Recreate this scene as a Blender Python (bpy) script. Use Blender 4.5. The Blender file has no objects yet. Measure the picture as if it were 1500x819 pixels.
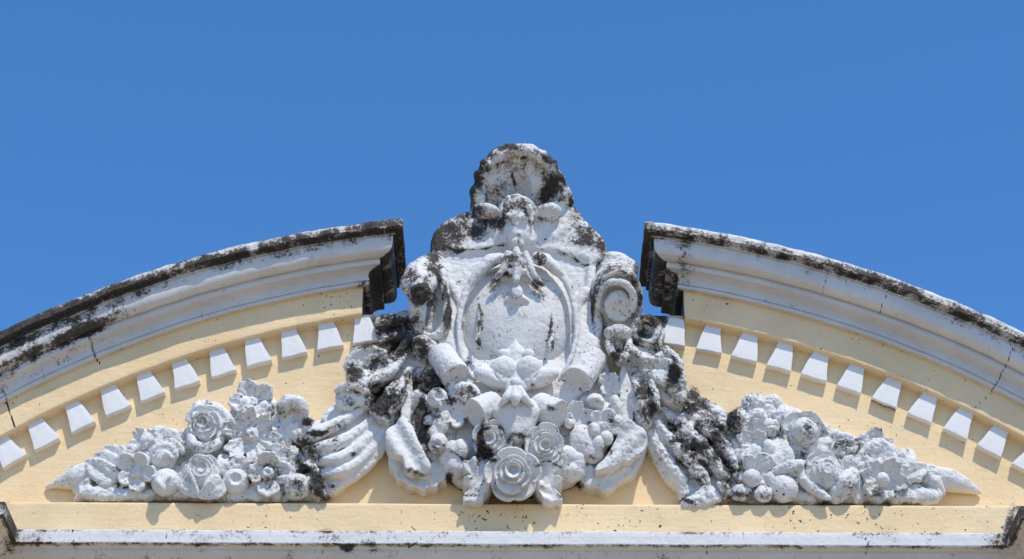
import bpy, math, random
import numpy as np

# ------------------------------------------------------------------ camera, sky, sun, exposure
scene = bpy.context.scene
COL = scene.collection
PX = 0.006                      # metres per photo pixel at the wall
DIST = 20.0
TILT = math.radians(30.0)
ROLL = math.radians(0.22)
TARGET = np.array([0.0, 0.0, 11.7])
FWD = np.array([0.0, math.cos(TILT), math.sin(TILT)])
_u0 = np.array([0.0, -math.sin(TILT), math.cos(TILT)])
_r0 = np.array([1.0, 0.0, 0.0])
RGT = math.cos(ROLL) * _r0 + math.sin(ROLL) * _u0
UPV = -math.sin(ROLL) * _r0 + math.cos(ROLL) * _u0
CAM = TARGET - DIST * FWD

cam_data = bpy.data.cameras.new("camera")
cam_data.sensor_width = 36.0
cam_data.lens = 36.0 * DIST / (1500 * PX)
cam_data.clip_start = 0.1
cam_data.clip_end = 6000.0
cam = bpy.data.objects.new("camera", cam_data)
COL.objects.link(cam)
from mathutils import Matrix, Vector
cam.matrix_world = Matrix([[RGT[0], UPV[0], -FWD[0], CAM[0]],
                           [RGT[1], UPV[1], -FWD[1], CAM[1]],
                           [RGT[2], UPV[2], -FWD[2], CAM[2]],
                           [0, 0, 0, 1]])
scene.camera = cam

SUN_DIR = Vector((0.50, -1.0, 1.73)).normalized()
SUN_EL = math.asin(SUN_DIR.z)
SUN_AZ = math.atan2(SUN_DIR.x, SUN_DIR.y)
world = bpy.data.worlds.new("World")
scene.world = world
world.use_nodes = True
wt = world.node_tree
bg = wt.nodes["Background"]
sky = wt.nodes.new("ShaderNodeTexSky")
sky.sky_type = 'NISHITA'
sky.sun_disc = False
sky.sun_elevation = SUN_EL
sky.sun_rotation = SUN_AZ
sky.altitude = 0.0
sky.air_density = 1.1
sky.dust_density = 0.3
sky.ozone_density = 10.0
hsv = wt.nodes.new("ShaderNodeHueSaturation")
hsv.inputs["Saturation"].default_value = 1.12
hsv.inputs["Value"].default_value = 1.25
wt.links.new(sky.outputs[0], hsv.inputs["Color"])
wt.links.new(hsv.outputs[0], bg.inputs[0])
bg.inputs[1].default_value = 0.15

sun_data = bpy.data.lights.new("sun", 'SUN')
sun_data.energy = 3.5
sun_data.angle = math.radians(0.5)
sun_data.color = (1.0, 0.915, 0.775)
sun = bpy.data.objects.new("sun", sun_data)
COL.objects.link(sun)
sun.location = (6, -14, 34)
sun.rotation_euler = SUN_DIR.to_track_quat('Z', 'Y').to_euler()

scene.view_settings.view_transform = 'Standard'
scene.view_settings.look = 'None'
scene.view_settings.gamma = 1.0
scene.view_settings.use_curve_mapping = False
scene.view_settings.exposure = 0.0

# ------------------------------------------------------------------ photo pixel <-> place
FPX = DIST / PX


def P(px, py, p):
    """pixel of the photo -> (u, v, w): right, up, out of the wall, on the plane w = p"""
    d = FWD * FPX + RGT * (px - 750.0) + UPV * (409.5 - py)
    t = (-p - CAM[1]) / d[1]
    q = CAM + d * t
    return np.array([q[0], q[2], p])


def to_px(v):
    """world points (N,3) -> pixels"""
    d = v - CAM
    z = d @ FWD
    return 750.0 + FPX * (d @ RGT) / z, 409.5 - FPX * (d @ UPV) / z


# ------------------------------------------------------------------ noise
_rng = np.random.default_rng(11)
_LAT = _rng.random((64, 64, 64)).astype(np.float32)


def vnoise(p, scale, off=0.0):
    q = np.asarray(p, dtype=np.float64) * scale + 100.3 + off
    i = np.floor(q).astype(int)
    f = q - i
    f = f * f * (3 - 2 * f)
    out = 0.0
    for a in (0, 1):
        wa = f[:, 0] if a else 1 - f[:, 0]
        for b in (0, 1):
            wb = f[:, 1] if b else 1 - f[:, 1]
            for c in (0, 1):
                wc = f[:, 2] if c else 1 - f[:, 2]
                out = out + wa * wb * wc * _LAT[(i[:, 0] + a) % 64, (i[:, 1] + b) % 64, (i[:, 2] + c) % 64]
    return out * 2 - 1


def fbm(p, scale, octaves=3, off=0.0):
    s, a, t = 0.0, 1.0, 0.0
    for o in range(octaves):
        s = s + a * vnoise(p, scale * 2 ** o, off + 17.7 * o)
        t += a
        a *= 0.5
    return s / t


# ------------------------------------------------------------------ weathering: black lichen patches, plus shade painted in the shell, by hand
# (pixel x, pixel y, radius x, radius y, angle degrees, strength)
SPOTS = [
    # shoulders and crest
    (664, 336, 34, 18, -20, 1.0), (640, 354, 14, 22, 0, 1.05), (694, 336, 24, 14, 0, .8), (700, 315, 12, 16, 0, .7),
    (866, 343, 22, 22, 30, .8), (882, 356, 9, 18, 0, .8), (850, 318, 16, 12, 40, .55), (848, 305, 10, 12, 40, .6),
    (697, 262, 7, 34, 12, .8), (712, 232, 16, 6, -40, .7), (742, 217, 20, 4, -10, .7), (800, 232, 22, 6, 25, .75),
    (822, 256, 6, 20, -20, .6), (836, 290, 6, 18, -25, .7), (686, 300, 10, 14, 20, .75),
    (803, 276, 9, 24, 12, 1.0), (813, 262, 8, 10, 0, .6), (724, 282, 18, 10, 0, .42), (712, 246, 8, 6, -30, .45),
    (822, 280, 8, 12, 0, .5), (716, 326, 26, 9, 0, 1.05), (770, 240, 40, 7, 0, .26), (752, 264, 2.2, 12, -5, .7), (760, 300, 16, 9, 0, .42),  # wide faint spot under the shell rim: dirt and painted shade of the hollow
    (770, 309, 4, 16, -20, .6), (738, 318, 4, 22, 10, .6), (800, 322, 16, 4, 10, .6), (826, 292, 16, 6, 0, .55),
    (760, 342, 3, 12, 0, .45), (765, 229, 16, 4, 0, .5), (690, 318, 14, 10, 0, .5),
    # crack of the shoulder
    (655, 364, 8, 3, 10, .8), (672, 366, 12, 3, 0, .8), (692, 367, 12, 2.5, 0, .75), (712, 364, 12, 2.5, -8, .8), (732, 360, 10, 2.5, -10, .75),
    (826, 372, 10, 2, 40, .6), (842, 382, 12, 2, 20, .6), (864, 386, 14, 2, 0, .6), (640, 350, 18, 10, 0, .5),
    # drop leaf over the medallion
    (752, 382, 20, 14, 0, .36), (724, 412, 9, 7, 30, .6), (792, 416, 9, 9, 0, .6), (790, 380, 6, 9, 0, .6), (738, 404, 10, 5, 20, .5), (790, 434, 10, 5, 20, .5),
    (702, 470, 3, 22, 0, .62), (702, 500, 4, 8, 0, .8), (808, 480, 3, 20, 5, .55), (808, 505, 4, 8, 0, .75),
    (688, 412, 6, 4, -50, .6), (672, 410, 7, 5, -50, .6), (842, 420, 6, 6, 40, .5), (686, 532, 6, 5, 20, .6), (716, 400, 10, 4, -40, .45),
    # left volute
    (616, 430, 17, 15, 0, .8), (600, 405, 12, 14, 0, .55), (636, 398, 22, 10, 30, .55), (650, 420, 7, 22, -10, .6), (655, 455, 4, 24, 0, 1.0),
    (640, 382, 16, 6, -30, .5), (575, 476, 30, 13, 0, .78), (588, 500, 22, 18, 0, .85), (610, 500, 16, 10, 0, .6), (565, 505, 12, 10, 0, .7), (606, 470, 8, 14, 0, .5),
    (614, 516, 18, 10, 0, .45),
    # right volute
    (876, 418, 7, 22, 25, .7), (868, 450, 4, 24, 0, .95), (905, 392, 26, 8, 0, .55), (932, 405, 8, 14, -30, .5), (940, 440, 4, 26, 0, .65),
    (884, 386, 16, 6, -10, .4), (905, 510, 16, 14, 0, .35), (905, 522, 10, 6, 0, .7), (932, 500, 6, 22, 0, .5), (940, 462, 26, 5, 0, .45), (944, 485, 10, 8, 0, .55), (960, 505, 10, 14, 0, .4),
    # left acanthus
    (518, 548, 10, 18, -20, .75), (525, 566, 8, 10, 0, .6), (560, 588, 16, 18, 0, 1.1), (575, 568, 12, 12, -30, .55), (590, 580, 10, 16, 0, .45), (598, 552, 10, 10, 0, .35), (540, 580, 8, 5, 0, .7), (545, 545, 10, 6, -30, .5),
    (512, 588, 12, 5, 20, .55), (560, 530, 14, 10, -40, .5), (530, 486, 18, 10, 0, .45), (535, 508, 16, 6, -10, .7),
    # left horn
    (452, 655, 13, 18, -30, .72), (470, 632, 24, 4, -12, .75), (466, 668, 8, 10, 0, .62), (480, 645, 40, 4, -20, .38), (500, 650, 40, 3, -30, .42), (520, 665, 5, 3, 0, .6), (440, 640, 8, 10, 0, .5), (486, 716, 5, 5, 0, .75),
    # left fruit
    (630, 562, 14, 10, 0, 1.1), (636, 582, 8, 8, 0, .5), (616, 600, 6, 18, 10, 1.25), (622, 632, 6, 14, 15, 1.1), (640, 652, 12, 12, 0, .55), (628, 645, 8, 10, 0, .6), (645, 610, 8, 6, 0, .35), (662, 590, 8, 6, 0, .6), (685, 572, 14, 8, 20, .55),
    (668, 668, 20, 3, 35, .7), (658, 700, 5, 9, 0, .8), (604, 690, 20, 4, 10, .5), (652, 540, 10, 16, 0, .4), (693, 640, 4, 12, 0, .5),
    (706, 645, 5, 22, 8, 1.5), (712, 662, 9, 6, 30, 1.3), (714, 628, 9, 5, -20, .85), (722, 672, 12, 4, 10, .7), (690, 700, 5, 4, 0, .7), (690, 727, 12, 3, 0, .7),
    # centre bottom
    (756, 640, 26, 3, 0, .6), (745, 645, 5, 7, 0, .7), (735, 628, 8, 3, 60, .6), (812, 600, 14, 4, 20, .5), (800, 680, 20, 3, 0, .6), (818, 727, 8, 5, 0, .7), (795, 713, 5, 5, 0, .7), (850, 712, 5, 6, 0, .8),
    (863, 628, 8, 6, 0, .6), (895, 620, 10, 8, 0, .55), (890, 660, 8, 6, 0, .6), (868, 672, 10, 4, 0, .7), (920, 650, 10, 6, -30, .5), (700, 552, 5, 4, 0, .5), (780, 565, 6, 4, 0, .5),
    # right acanthus and horn
    (986, 548, 7, 17, 10, 1.4), (992, 562, 8, 8, 0, .8), (940, 570, 10, 22, -20, .62), (950, 598, 14, 12, 20, .6), (1016, 580, 10, 12, 30, .9), (1028, 592, 14, 10, 30, .7), (1010, 600, 12, 9, 0, .7),
    (1040, 612, 24, 10, 35, .48), (985, 622, 14, 10, 30, .5), (1000, 645, 16, 10, 35, .62), (1026, 656, 16, 12, 30, .72), (1050, 640, 26, 14, 35, .5), (1060, 682, 22, 16, 20, .66), (1010, 672, 16, 14, 40, .55), (1046, 672, 14, 14, 0, .62),
    (1056, 628, 12, 6, 20, .7), (1076, 612, 8, 18, 0, .75), (1070, 620, 8, 12, 0, .6), (1005, 735, 8, 5, -20, .9), (1025, 705, 16, 10, 0, .5), (1062, 700, 8, 10, 0, .5), (1085, 728, 14, 6, 0, .6), (946, 534, 20, 10, 0, .4), (975, 512, 20, 12, 20, .42),
    (968, 466, 16, 10, 0, .95), (545, 468, 10, 8, 0, .6), (984, 498, 6, 8, 0, .5), (538, 503, 12, 5, -8, .9),
    # flower sprays
    (448, 692, 12, 10, 0, .62), (466, 712, 9, 20, -10, .68), (475, 730, 10, 6, 0, .65), (440, 672, 10, 8, 0, .4), (436, 712, 10, 12, 0, .42), (410, 600, 14, 10, 0, .3), (428, 592, 14, 10, 0, .36), (450, 616, 6, 6, 0, .7), (394, 700, 20, 14, 0, .34),
    (418, 725, 4, 10, 0, .6), (302, 622, 16, 12, 0, .30), (1180, 632, 16, 12, 0, .34), (1240, 650, 20, 10, 0, .36), (1206, 738, 10, 4, 0, .55), (1118, 730, 12, 4, 0, .5), (1262, 660, 12, 8, 0, .36), (1310, 722, 26, 6, 0, .34), (1240, 706, 12, 8, 0, .3),
    # low ledge
    (478, 777, 12, 4, 0, .62), (486, 786, 26, 7, 0, .36), (530, 781, 26, 7, 10, .42), (545, 779, 12, 5, 0, .45), (508, 805, 9, 5, 0, 1.4), (534, 793, 16, 4, 0, .62), (546, 806, 9, 4, 0, .55), (470, 793, 20, 2.5, 0, .5), (1296, 785, 16, 6, 0, .34), (1215, 788, 20, 4, 0, .3), (1010, 783, 14, 5, 0, .42), (700, 783, 20, 4, 0, .4), (300, 785, 30, 5, 0, .25), (40, 783, 22, 10, 0, .36), (1462, 792, 12, 10, 0, .5),
    (22, 775, 8, 22, -20, .6), (8, 738, 12, 8, 0, .5), (14, 795, 8, 14, 0, .5), (1478, 770, 7, 30, 10, .85), (1490, 745, 14, 6, 0, .6), (1470, 800, 16, 6, 0, .5),
]
# hairline cracks: pixel polylines with a strength
CRACKS = [
    ([(176, 436), (182, 450), (188, 466)], .9), ([(131, 492), (135, 508), (140, 522), (146, 532)], 1.1), ([(0, 568), (6, 578), (11, 590), (14, 606), (22, 625)], 1.1),
    ([(62, 540), (66, 556)], .6), ([(282, 398), (286, 420), (292, 445), (297, 470)], .55), ([(366, 380), (374, 402)], .4),
    ([(1213, 398), (1208, 414), (1204, 430)], .7), ([(1302, 420), (1296, 436), (1288, 460)], .75), ([(1374, 463), (1366, 480)], .45), ([(1484, 510), (1474, 532), (1462, 560), (1450, 575), (1440, 586), (1428, 600)], .8), ([(1475, 495), (1484, 512)], .8),
    ([(591, 729), (590, 745), (587, 760), (588, 774)], .55), ([(52, 733), (50, 748), (53, 762), (53, 776)], .45), ([(34, 690), (33, 715), (40, 733)], .45), ([(105, 775), (107, 792), (112, 808)], .75), ([(244, 775), (243, 790)], .6), ([(604, 772), (612, 780), (616, 788), (612, 794), (598, 802)], .8), ([(396, 774), (393, 790)], .6),
    ([(1034, 778), (1035, 795), (1034, 812)], .75), ([(1088, 778), (1090, 792)], .55), ([(1262, 780), (1268, 790), (1273, 796), (1268, 815)], .9), ([(655, 774), (654, 788)], .5), ([(324, 770), (322, 788)], .4),
    ([(662, 496), (668, 494), (676, 488)], .5), ([(826, 356), (836, 372), (850, 384)], .6),
]


def grime_of(v, base):
    """v: world points; base: scalar or array of bare soiling"""
    px, py = to_px(v)
    g = np.zeros(len(v)) + base
    jx = px + 5 * vnoise(v, 9.0, 3.0)
    jy = py + 5 * vnoise(v, 9.0, 8.0)
    s = np.zeros(len(v))
    for (x, y, rx, ry, an, st) in SPOTS:
        m = (np.abs(px - x) < 90) & (np.abs(py - y) < 90)
        if not m.any():
            continue
        a = math.radians(an)
        dx, dy = jx[m] - x, jy[m] - y
        e = ((dx * math.cos(a) + dy * math.sin(a)) / rx) ** 2 + ((-dx * math.sin(a) + dy * math.cos(a)) / ry) ** 2
        s[m] = np.maximum(s[m], 0.74 * st * np.exp(-0.62 * e))
    return g + s


def crack_of(v):
    px, py = to_px(v)
    jx = px + 2.0 * vnoise(v, 22.0, 5.0)
    jy = py + 2.0 * vnoise(v, 22.0, 15.0)
    s = np.zeros(len(v))
    for pts, st in CRACKS:
        for (x0, y0), (x1, y1) in zip(pts, pts[1:]):
            m = (px > min(x0, x1) - 12) & (px < max(x0, x1) + 12) & (py > min(y0, y1) - 12) & (py < max(y0, y1) + 12)
            if not m.any():
                continue
            L2 = (x1 - x0) ** 2 + (y1 - y0) ** 2
            t = np.clip(((jx[m] - x0) * (x1 - x0) + (jy[m] - y0) * (y1 - y0)) / L2, 0, 1)
            d = np.hypot(jx[m] - x0 - t * (x1 - x0), jy[m] - y0 - t * (y1 - y0))
            s[m] = np.maximum(s[m], st * np.clip(1 - d / 1.7, 0, 1))
    return s


# ------------------------------------------------------------------ materials
def nodes_of(name):
    m = bpy.data.materials.new(name)
    m.use_nodes = True
    nt = m.node_tree
    b = nt.nodes["Principled BSDF"]
    return m, nt, b


def N(nt, t, **kw):
    n = nt.nodes.new(t)
    for k, v in kw.items():
        setattr(n, k, v)
    return n


def noise(nt, vec, scale, detail=6.0, rough=0.6, dist=0.0):
    n = N(nt, "ShaderNodeTexNoise")
    n.inputs["Scale"].default_value = scale
    n.inputs["Detail"].default_value = detail
    n.inputs["Roughness"].default_value = rough
    n.inputs["Distortion"].default_value = dist
    nt.links.new(vec, n.inputs["Vector"])
    return n.outputs["Fac"]


def math_(nt, op, a, b=None, c=None, clamp=False):
    n = N(nt, "ShaderNodeMath", operation=op)
    n.use_clamp = clamp
    for i, x in enumerate((a, b, c)):
        if x is None:
            continue
        if isinstance(x, (int, float)):
            n.inputs[i].default_value = x
        else:
            nt.links.new(x, n.inputs[i])
    return n.outputs[0]


def ramp(nt, fac, stops):
    n = N(nt, "ShaderNodeValToRGB")
    el = n.color_ramp.elements
    while len(el) > 1:
        el.remove(el[-1])
    el[0].position, el[0].color = stops[0][0], (*stops[0][1], 1)
    for p, c in stops[1:]:
        e = el.new(p)
        e.color = (*c, 1)
    nt.links.new(fac, n.inputs[0])
    return n.outputs[0]


def mix(nt, fac, a, b):
    n = N(nt, "ShaderNodeMix", data_type='RGBA')
    for s, x in ((0, fac), (6, a), (7, b)):
        if isinstance(x, (int, float)):
            n.inputs[s].default_value = x
        elif isinstance(x, tuple):
            n.inputs[s].default_value = (*x, 1)
        else:
            nt.links.new(x, n.inputs[s])
    return n.outputs[2]


def plaster(name, c1, c2, rough=0.75, bump=1.0, speck=0.0, k_mid=1.5, k_fine=1.25, brush=False):
    m, nt, b = nodes_of(name)
    geo = N(nt, "ShaderNodeNewGeometry")
    pos = geo.outputs["Position"]
    at = N(nt, "ShaderNodeAttribute", attribute_name="grime")
    g = at.outputs["Fac"]
    n1 = noise(nt, pos, 7.0, 9.0, 0.68, 0.2)
    n2 = noise(nt, pos, 42.0, 7.0, 0.7)
    big = noise(nt, pos, 1.6, 4.0, 0.6)
    a = math_(nt, 'MULTIPLY', math_(nt, 'SUBTRACT', n1, 0.5), k_mid)
    c = math_(nt, 'MULTIPLY', math_(nt, 'SUBTRACT', n2, 0.5), k_fine)
    t = math_(nt, 'ADD', g, math_(nt, 'ADD', a, c))
    base = mix(nt, ramp(nt, big, [(0.35, (0, 0, 0)), (0.65, (1, 1, 1))]), c1, c2)
    # thin dust film
    film = ramp(nt, noise(nt, pos, 3.4, 8.0, 0.7), [(0.48, (0, 0, 0)), (0.75, (1, 1, 1))])
    base = mix(nt, math_(nt, 'MULTIPLY', film, 0.22), base, (c2[0] * .62, c2[1] * .6, c2[2] * .56))
    col = mix(nt, ramp(nt, t, [(0.25, (0, 0, 0)), (0.50, (1, 1, 1))]), base, (0.29, 0.265, 0.24))
    dark = mix(nt, ramp(nt, n2, [(0.35, (0, 0, 0)), (0.68, (1, 1, 1))]), (0.013, 0.012, 0.012), (0.10, 0.09, 0.078))
    col = mix(nt, ramp(nt, t, [(0.455, (0, 0, 0)), (0.565, (1, 1, 1))]), col, dark)
    if speck > 0:
        sp = noise(nt, pos, 34.0, 3.0, 0.5)
        area = noise(nt, pos, 1.7, 3.0, 0.5)
        sm = ramp(nt, math_(nt, 'ADD', sp, math_(nt, 'MULTIPLY', math_(nt, 'SUBTRACT', area, 0.5), 0.3)), [(0.755 - speck, (0, 0, 0)), (0.775 - speck, (1, 1, 1))])
        col = mix(nt, sm, col, (0.05, 0.045, 0.04))
    cr = N(nt, "ShaderNodeAttribute", attribute_name="crack").outputs["Fac"]
    cm = ramp(nt, math_(nt, 'ADD', cr, math_(nt, 'MULTIPLY', math_(nt, 'SUBTRACT', n2, 0.5), 0.5)), [(0.30, (0, 0, 0)), (0.55, (1, 1, 1))])
    col = mix(nt, cm, col, (0.03, 0.028, 0.025))
    nt.links.new(col, b.inputs["Base Color"])
    b.inputs["Roughness"].default_value = rough
    b.inputs["Specular IOR Level"].default_value = 0.25
    h1 = noise(nt, pos, 16.0, 5.0, 0.55)
    h2 = noise(nt, pos, 75.0, 5.0, 0.6)
    h3 = noise(nt, pos, 38.0, 4.0, 0.6)
    h = math_(nt, 'ADD', math_(nt, 'ADD', h1, math_(nt, 'MULTIPLY', h3, 0.6)), math_(nt, 'MULTIPLY', h2, 0.35))
    if brush:
        mp = N(nt, "ShaderNodeMapping")
        mp.inputs["Scale"].default_value = (0.16, 1.0, 1.0)
        mp.inputs["Rotation"].default_value = (0, math.radians(14), 0)
        nt.links.new(pos, mp.inputs["Vector"])
        h = math_(nt, 'ADD', h, math_(nt, 'MULTIPLY', noise(nt, mp.outputs[0], 26.0, 4.0, 0.55), 0.9))
    h = math_(nt, 'SUBTRACT', h, math_(nt, 'MULTIPLY', cm, 0.5))
    bp = N(nt, "ShaderNodeBump")
    bp.inputs["Strength"].default_value = 0.55 * bump
    bp.inputs["Distance"].default_value = 0.015
    nt.links.new(h, bp.inputs["Height"])
    nt.links.new(bp.outputs[0], b.inputs["Normal"])
    return m


WHITE = plaster("white_limewash", (0.76, 0.76, 0.75), (0.69, 0.685, 0.67), 0.8, 1.0, 0.06)
TRIM = plaster("white_moulding_paint", (0.70, 0.695, 0.685), (0.62, 0.61, 0.59), 0.7, 0.45, 0.0, 1.7, 1.3)
STRIP = plaster("white_ledge_paint", (0.77, 0.77, 0.765), (0.70, 0.695, 0.68), 0.7, 0.6, 0.0)
CLEAN = plaster("clean_white_block_paint", (0.80, 0.80, 0.80), (0.77, 0.77, 0.765), 0.65, 0.35, 0.0, 0.8, 0.8)
YELLOW = plaster("yellow_limewash", (0.88, 0.685, 0.42), (0.82, 0.62, 0.365), 0.8, 0.6, 0.055, 0.75, 0.9, brush=True)


def ground_mat():
    m, nt, b = nodes_of("sunlit_paving")
    tc = N(nt, "ShaderNodeNewGeometry").outputs["Position"]
    n = noise(nt, tc, 0.6, 8.0, 0.65)
    br = N(nt, "ShaderNodeTexBrick")
    br.inputs["Scale"].default_value = 1.6
    br.inputs["Color1"].default_value = (0.40, 0.31, 0.20, 1)
    br.inputs["Color2"].default_value = (0.36, 0.28, 0.18, 1)
    br.inputs["Mortar"].default_value = (0.16, 0.14, 0.12, 1)
    nt.links.new(tc, br.inputs["Vector"])
    nt.links.new(mix(nt, math_(nt, 'MULTIPLY', n, 0.5), br.outputs["Color"], (0.35, 0.27, 0.18)), b.inputs["Base Color"])
    b.inputs["Roughness"].default_value = 0.9
    return m


# ------------------------------------------------------------------ mesh helpers
def link(name, verts, faces, mat, parent=None, grime=0.0, cracks=False, smooth=True, sharp=None):
    """verts: world positions (N,3); faces: (M,4) array or list of tuples"""
    me = bpy.data.meshes.new(name)
    verts = np.asarray(verts, dtype=np.float64)
    org = np.array(parent.location) if parent is not None else np.zeros(3)
    if isinstance(faces, np.ndarray):
        nf = len(faces)
        me.vertices.add(len(verts))
        me.vertices.foreach_set("co", (verts - org).astype(np.float32).ravel())
        me.loops.add(nf * 4)
        me.loops.foreach_set("vertex_index", faces.astype(np.int32).ravel())
        me.polygons.add(nf)
        me.polygons.foreach_set("loop_start", (np.arange(nf) * 4).astype(np.int32))
        me.update(calc_edges=True)
    else:
        me.from_pydata([tuple(v) for v in verts - org], [], faces)
        me.update()
    me.polygons.foreach_set("use_smooth", np.full(len(me.polygons), smooth))
    if sharp:
        me.set_sharp_from_angle(angle=math.radians(sharp))
    a = me.attributes.new("grime", 'FLOAT', 'POINT')
    a.data.foreach_set("value", np.asarray(grime_of(verts, grime), dtype=np.float32))
    a = me.attributes.new("crack", 'FLOAT', 'POINT')
    a.data.foreach_set("value", np.asarray(crack_of(verts) if cracks else np.zeros(len(verts)), dtype=np.float32))
    me.materials.append(mat)
    o = bpy.data.objects.new(name, me)
    COL.objects.link(o)
    if parent is not None:
        o.parent = parent
    return o


def thing(name, label, cat, loc):
    o = bpy.data.objects.new(name, None)
    o.empty_display_size = 0.3
    o.location = loc
    COL.objects.link(o)
    o["label"] = label
    o["category"] = cat
    return o


def grid_faces(nu, nv, flip=False):
    i = np.arange(nu - 1)[:, None] * nv + np.arange(nv - 1)[None, :]
    f = np.stack([i, i + nv, i + nv + 1, i + 1], -1).reshape(-1, 4)
    return f[:, ::-1] if flip else f


# ------------------------------------------------------------------ setting: ground
me = bpy.data.meshes.new("ground")
me.from_pydata([(-3000, -3000, 0), (3000, -3000, 0), (3000, 3000, 0), (-3000, 3000, 0)], [], [(0, 1, 2, 3)])
me.materials.append(ground_mat())
o = bpy.data.objects.new("ground", me)
o["kind"] = "structure"
COL.objects.link(o)

# ------------------------------------------------------------------ the gable wall
XC, ZC = 0.028, 3.566          # centre of the arch
R_CORN, R_FASC = 8.08, 7.826
XE_L, XE_R = -1.298, 1.494     # ends of the two broken cornices
Z_GAP = P(560, 461, 0)[1]
Z_BAND = 9.463
Z_STRIP = 9.143
BACK = 0.55


def arc_z(x, r):
    return ZC + np.sqrt(np.maximum(r * r - (x - XC) ** 2, 0.01))


wall = thing("gable_wall", "pale yellow plastered gable wall with a flat band along its foot, behind the white carvings", "wall", (0, 0, 0))
xs = np.unique(np.concatenate([np.arange(-6.0, 6.001, 0.02), [XE_L, XE_L + .001, XE_R - .001, XE_R]]))
top = np.where((xs <= XE_L) | (xs >= XE_R), arc_z(xs, R_FASC + .12), Z_GAP)
nr = 130
tt = np.linspace(0, 1, nr)
z = Z_STRIP - .1 + (top[:, None] - Z_STRIP + .1) * tt[None, :]
v = np.stack([np.repeat(xs[:, None], nr, 1), np.zeros_like(z), z], -1).reshape(-1, 3)
v[:, 1] += 0.004 * fbm(v, 2.2, 3)
link("plaster_field", v, grid_faces(len(xs), nr), YELLOW, wall, 0.0, True)
# thickness of the wall behind the field: top, back
vb = np.concatenate([np.stack([xs, np.full_like(xs, 0.002), top - .002], -1), np.stack([xs, np.full_like(xs, BACK), top - .002], -1), np.stack([xs, np.full_like(xs, BACK), np.full_like(xs, 0.0)], -1)])
n = len(xs)
link("wall_top", vb, np.concatenate([np.stack([np.arange(n - 1), np.arange(n - 1) + n, np.arange(n - 1) + n + 1, np.arange(n - 1) + 1], -1) + k * n for k in (0, 1)]), YELLOW, wall, np.concatenate([np.full(n, .55), np.full(n, .55), np.zeros(n)]))
# the band under the carvings (front + top + its lower wall)
xb = np.arange(-6.0, 6.001, 0.015)
prof = [(-.01, Z_BAND + .012), (.10, Z_BAND + .006), (.172, Z_BAND + .002), (.186, Z_BAND - .005), (.19, Z_BAND - .02)] + [(.19, Z_BAND - .02 - k * .016) for k in range(1, 22)]
pr = np.array(prof)
v = np.stack([np.repeat(xb[:, None], len(pr), 1), np.repeat(-pr[None, :, 0], len(xb), 0), np.repeat(pr[None, :, 1], len(xb), 0)], -1).reshape(-1, 3)
v[:, 1] += 0.0035 * fbm(v, 3.0, 3)
v[:, 2] += 0.004 * fbm(v, 2.0, 2, 9.0)
link("plinth_band", v, grid_faces(len(xb), len(pr), True), YELLOW, wall, 0.0, True)

# ------------------------------------------------------------------ raking cornices
# section of the moulding: (projection, drop seen in the photo in pixels from the top edge)
_SEC = [(.300, -.6), (.330, -.2), (.343, .6), (.347, 2), (.345, 6), (.347, 9.5), (.341, 10.6), (.286, 14.8), (.283, 15.4), (.284, 20.6), (.280, 21.4), (.268, 22.2), (.257, 22.6), (.256, 24.6), (.262, 25.2), (.263, 30), (.261, 36), (.254, 41.5), (.240, 46), (.220, 49.5), (.196, 52.4), (.168, 55), (.158, 55.8), (.142, 56.6), (.141, 58.6), (.150, 59), (.151, 65), (.147, 65.8), (.124, 67.6),
        (.116, 68.2), (.092, 70.6), (.070, 73.4), (.054, 76.6), (.046, 80), (.046, 83), (.050, 86), (.056, 88.2), (.055, 89), (.043, 89.8), (.043, 91), (.054, 91.6), (.057, 93), (.054, 95), (.040, 96.6), (.0, 99.2), (0, 101)]
_TOP = .447
PROFILE = [(e, _TOP - (.925 * d * .006 - (.347 - e) * .5) / .866) for e, d in _SEC]
PROFILE = [(-.62, .20), (-.62, .30), (-.6, .40), (-.3, .452), (0, .455), (.2, .455)] + PROFILE
PROFILE = PROFILE[::-1]


def densify(pr, step):
    out = [pr[0]]
    for a, b in zip(pr, pr[1:]):
        L = math.hypot(b[0] - a[0], b[1] - a[1])
        k = max(1, int(L / step))
        for i in range(1, k + 1):
            out.append((a[0] + (b[0] - a[0]) * i / k, a[1] + (b[1] - a[1]) * i / k))
    return out


PROFILE = densify(PROFILE, 0.022)


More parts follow.
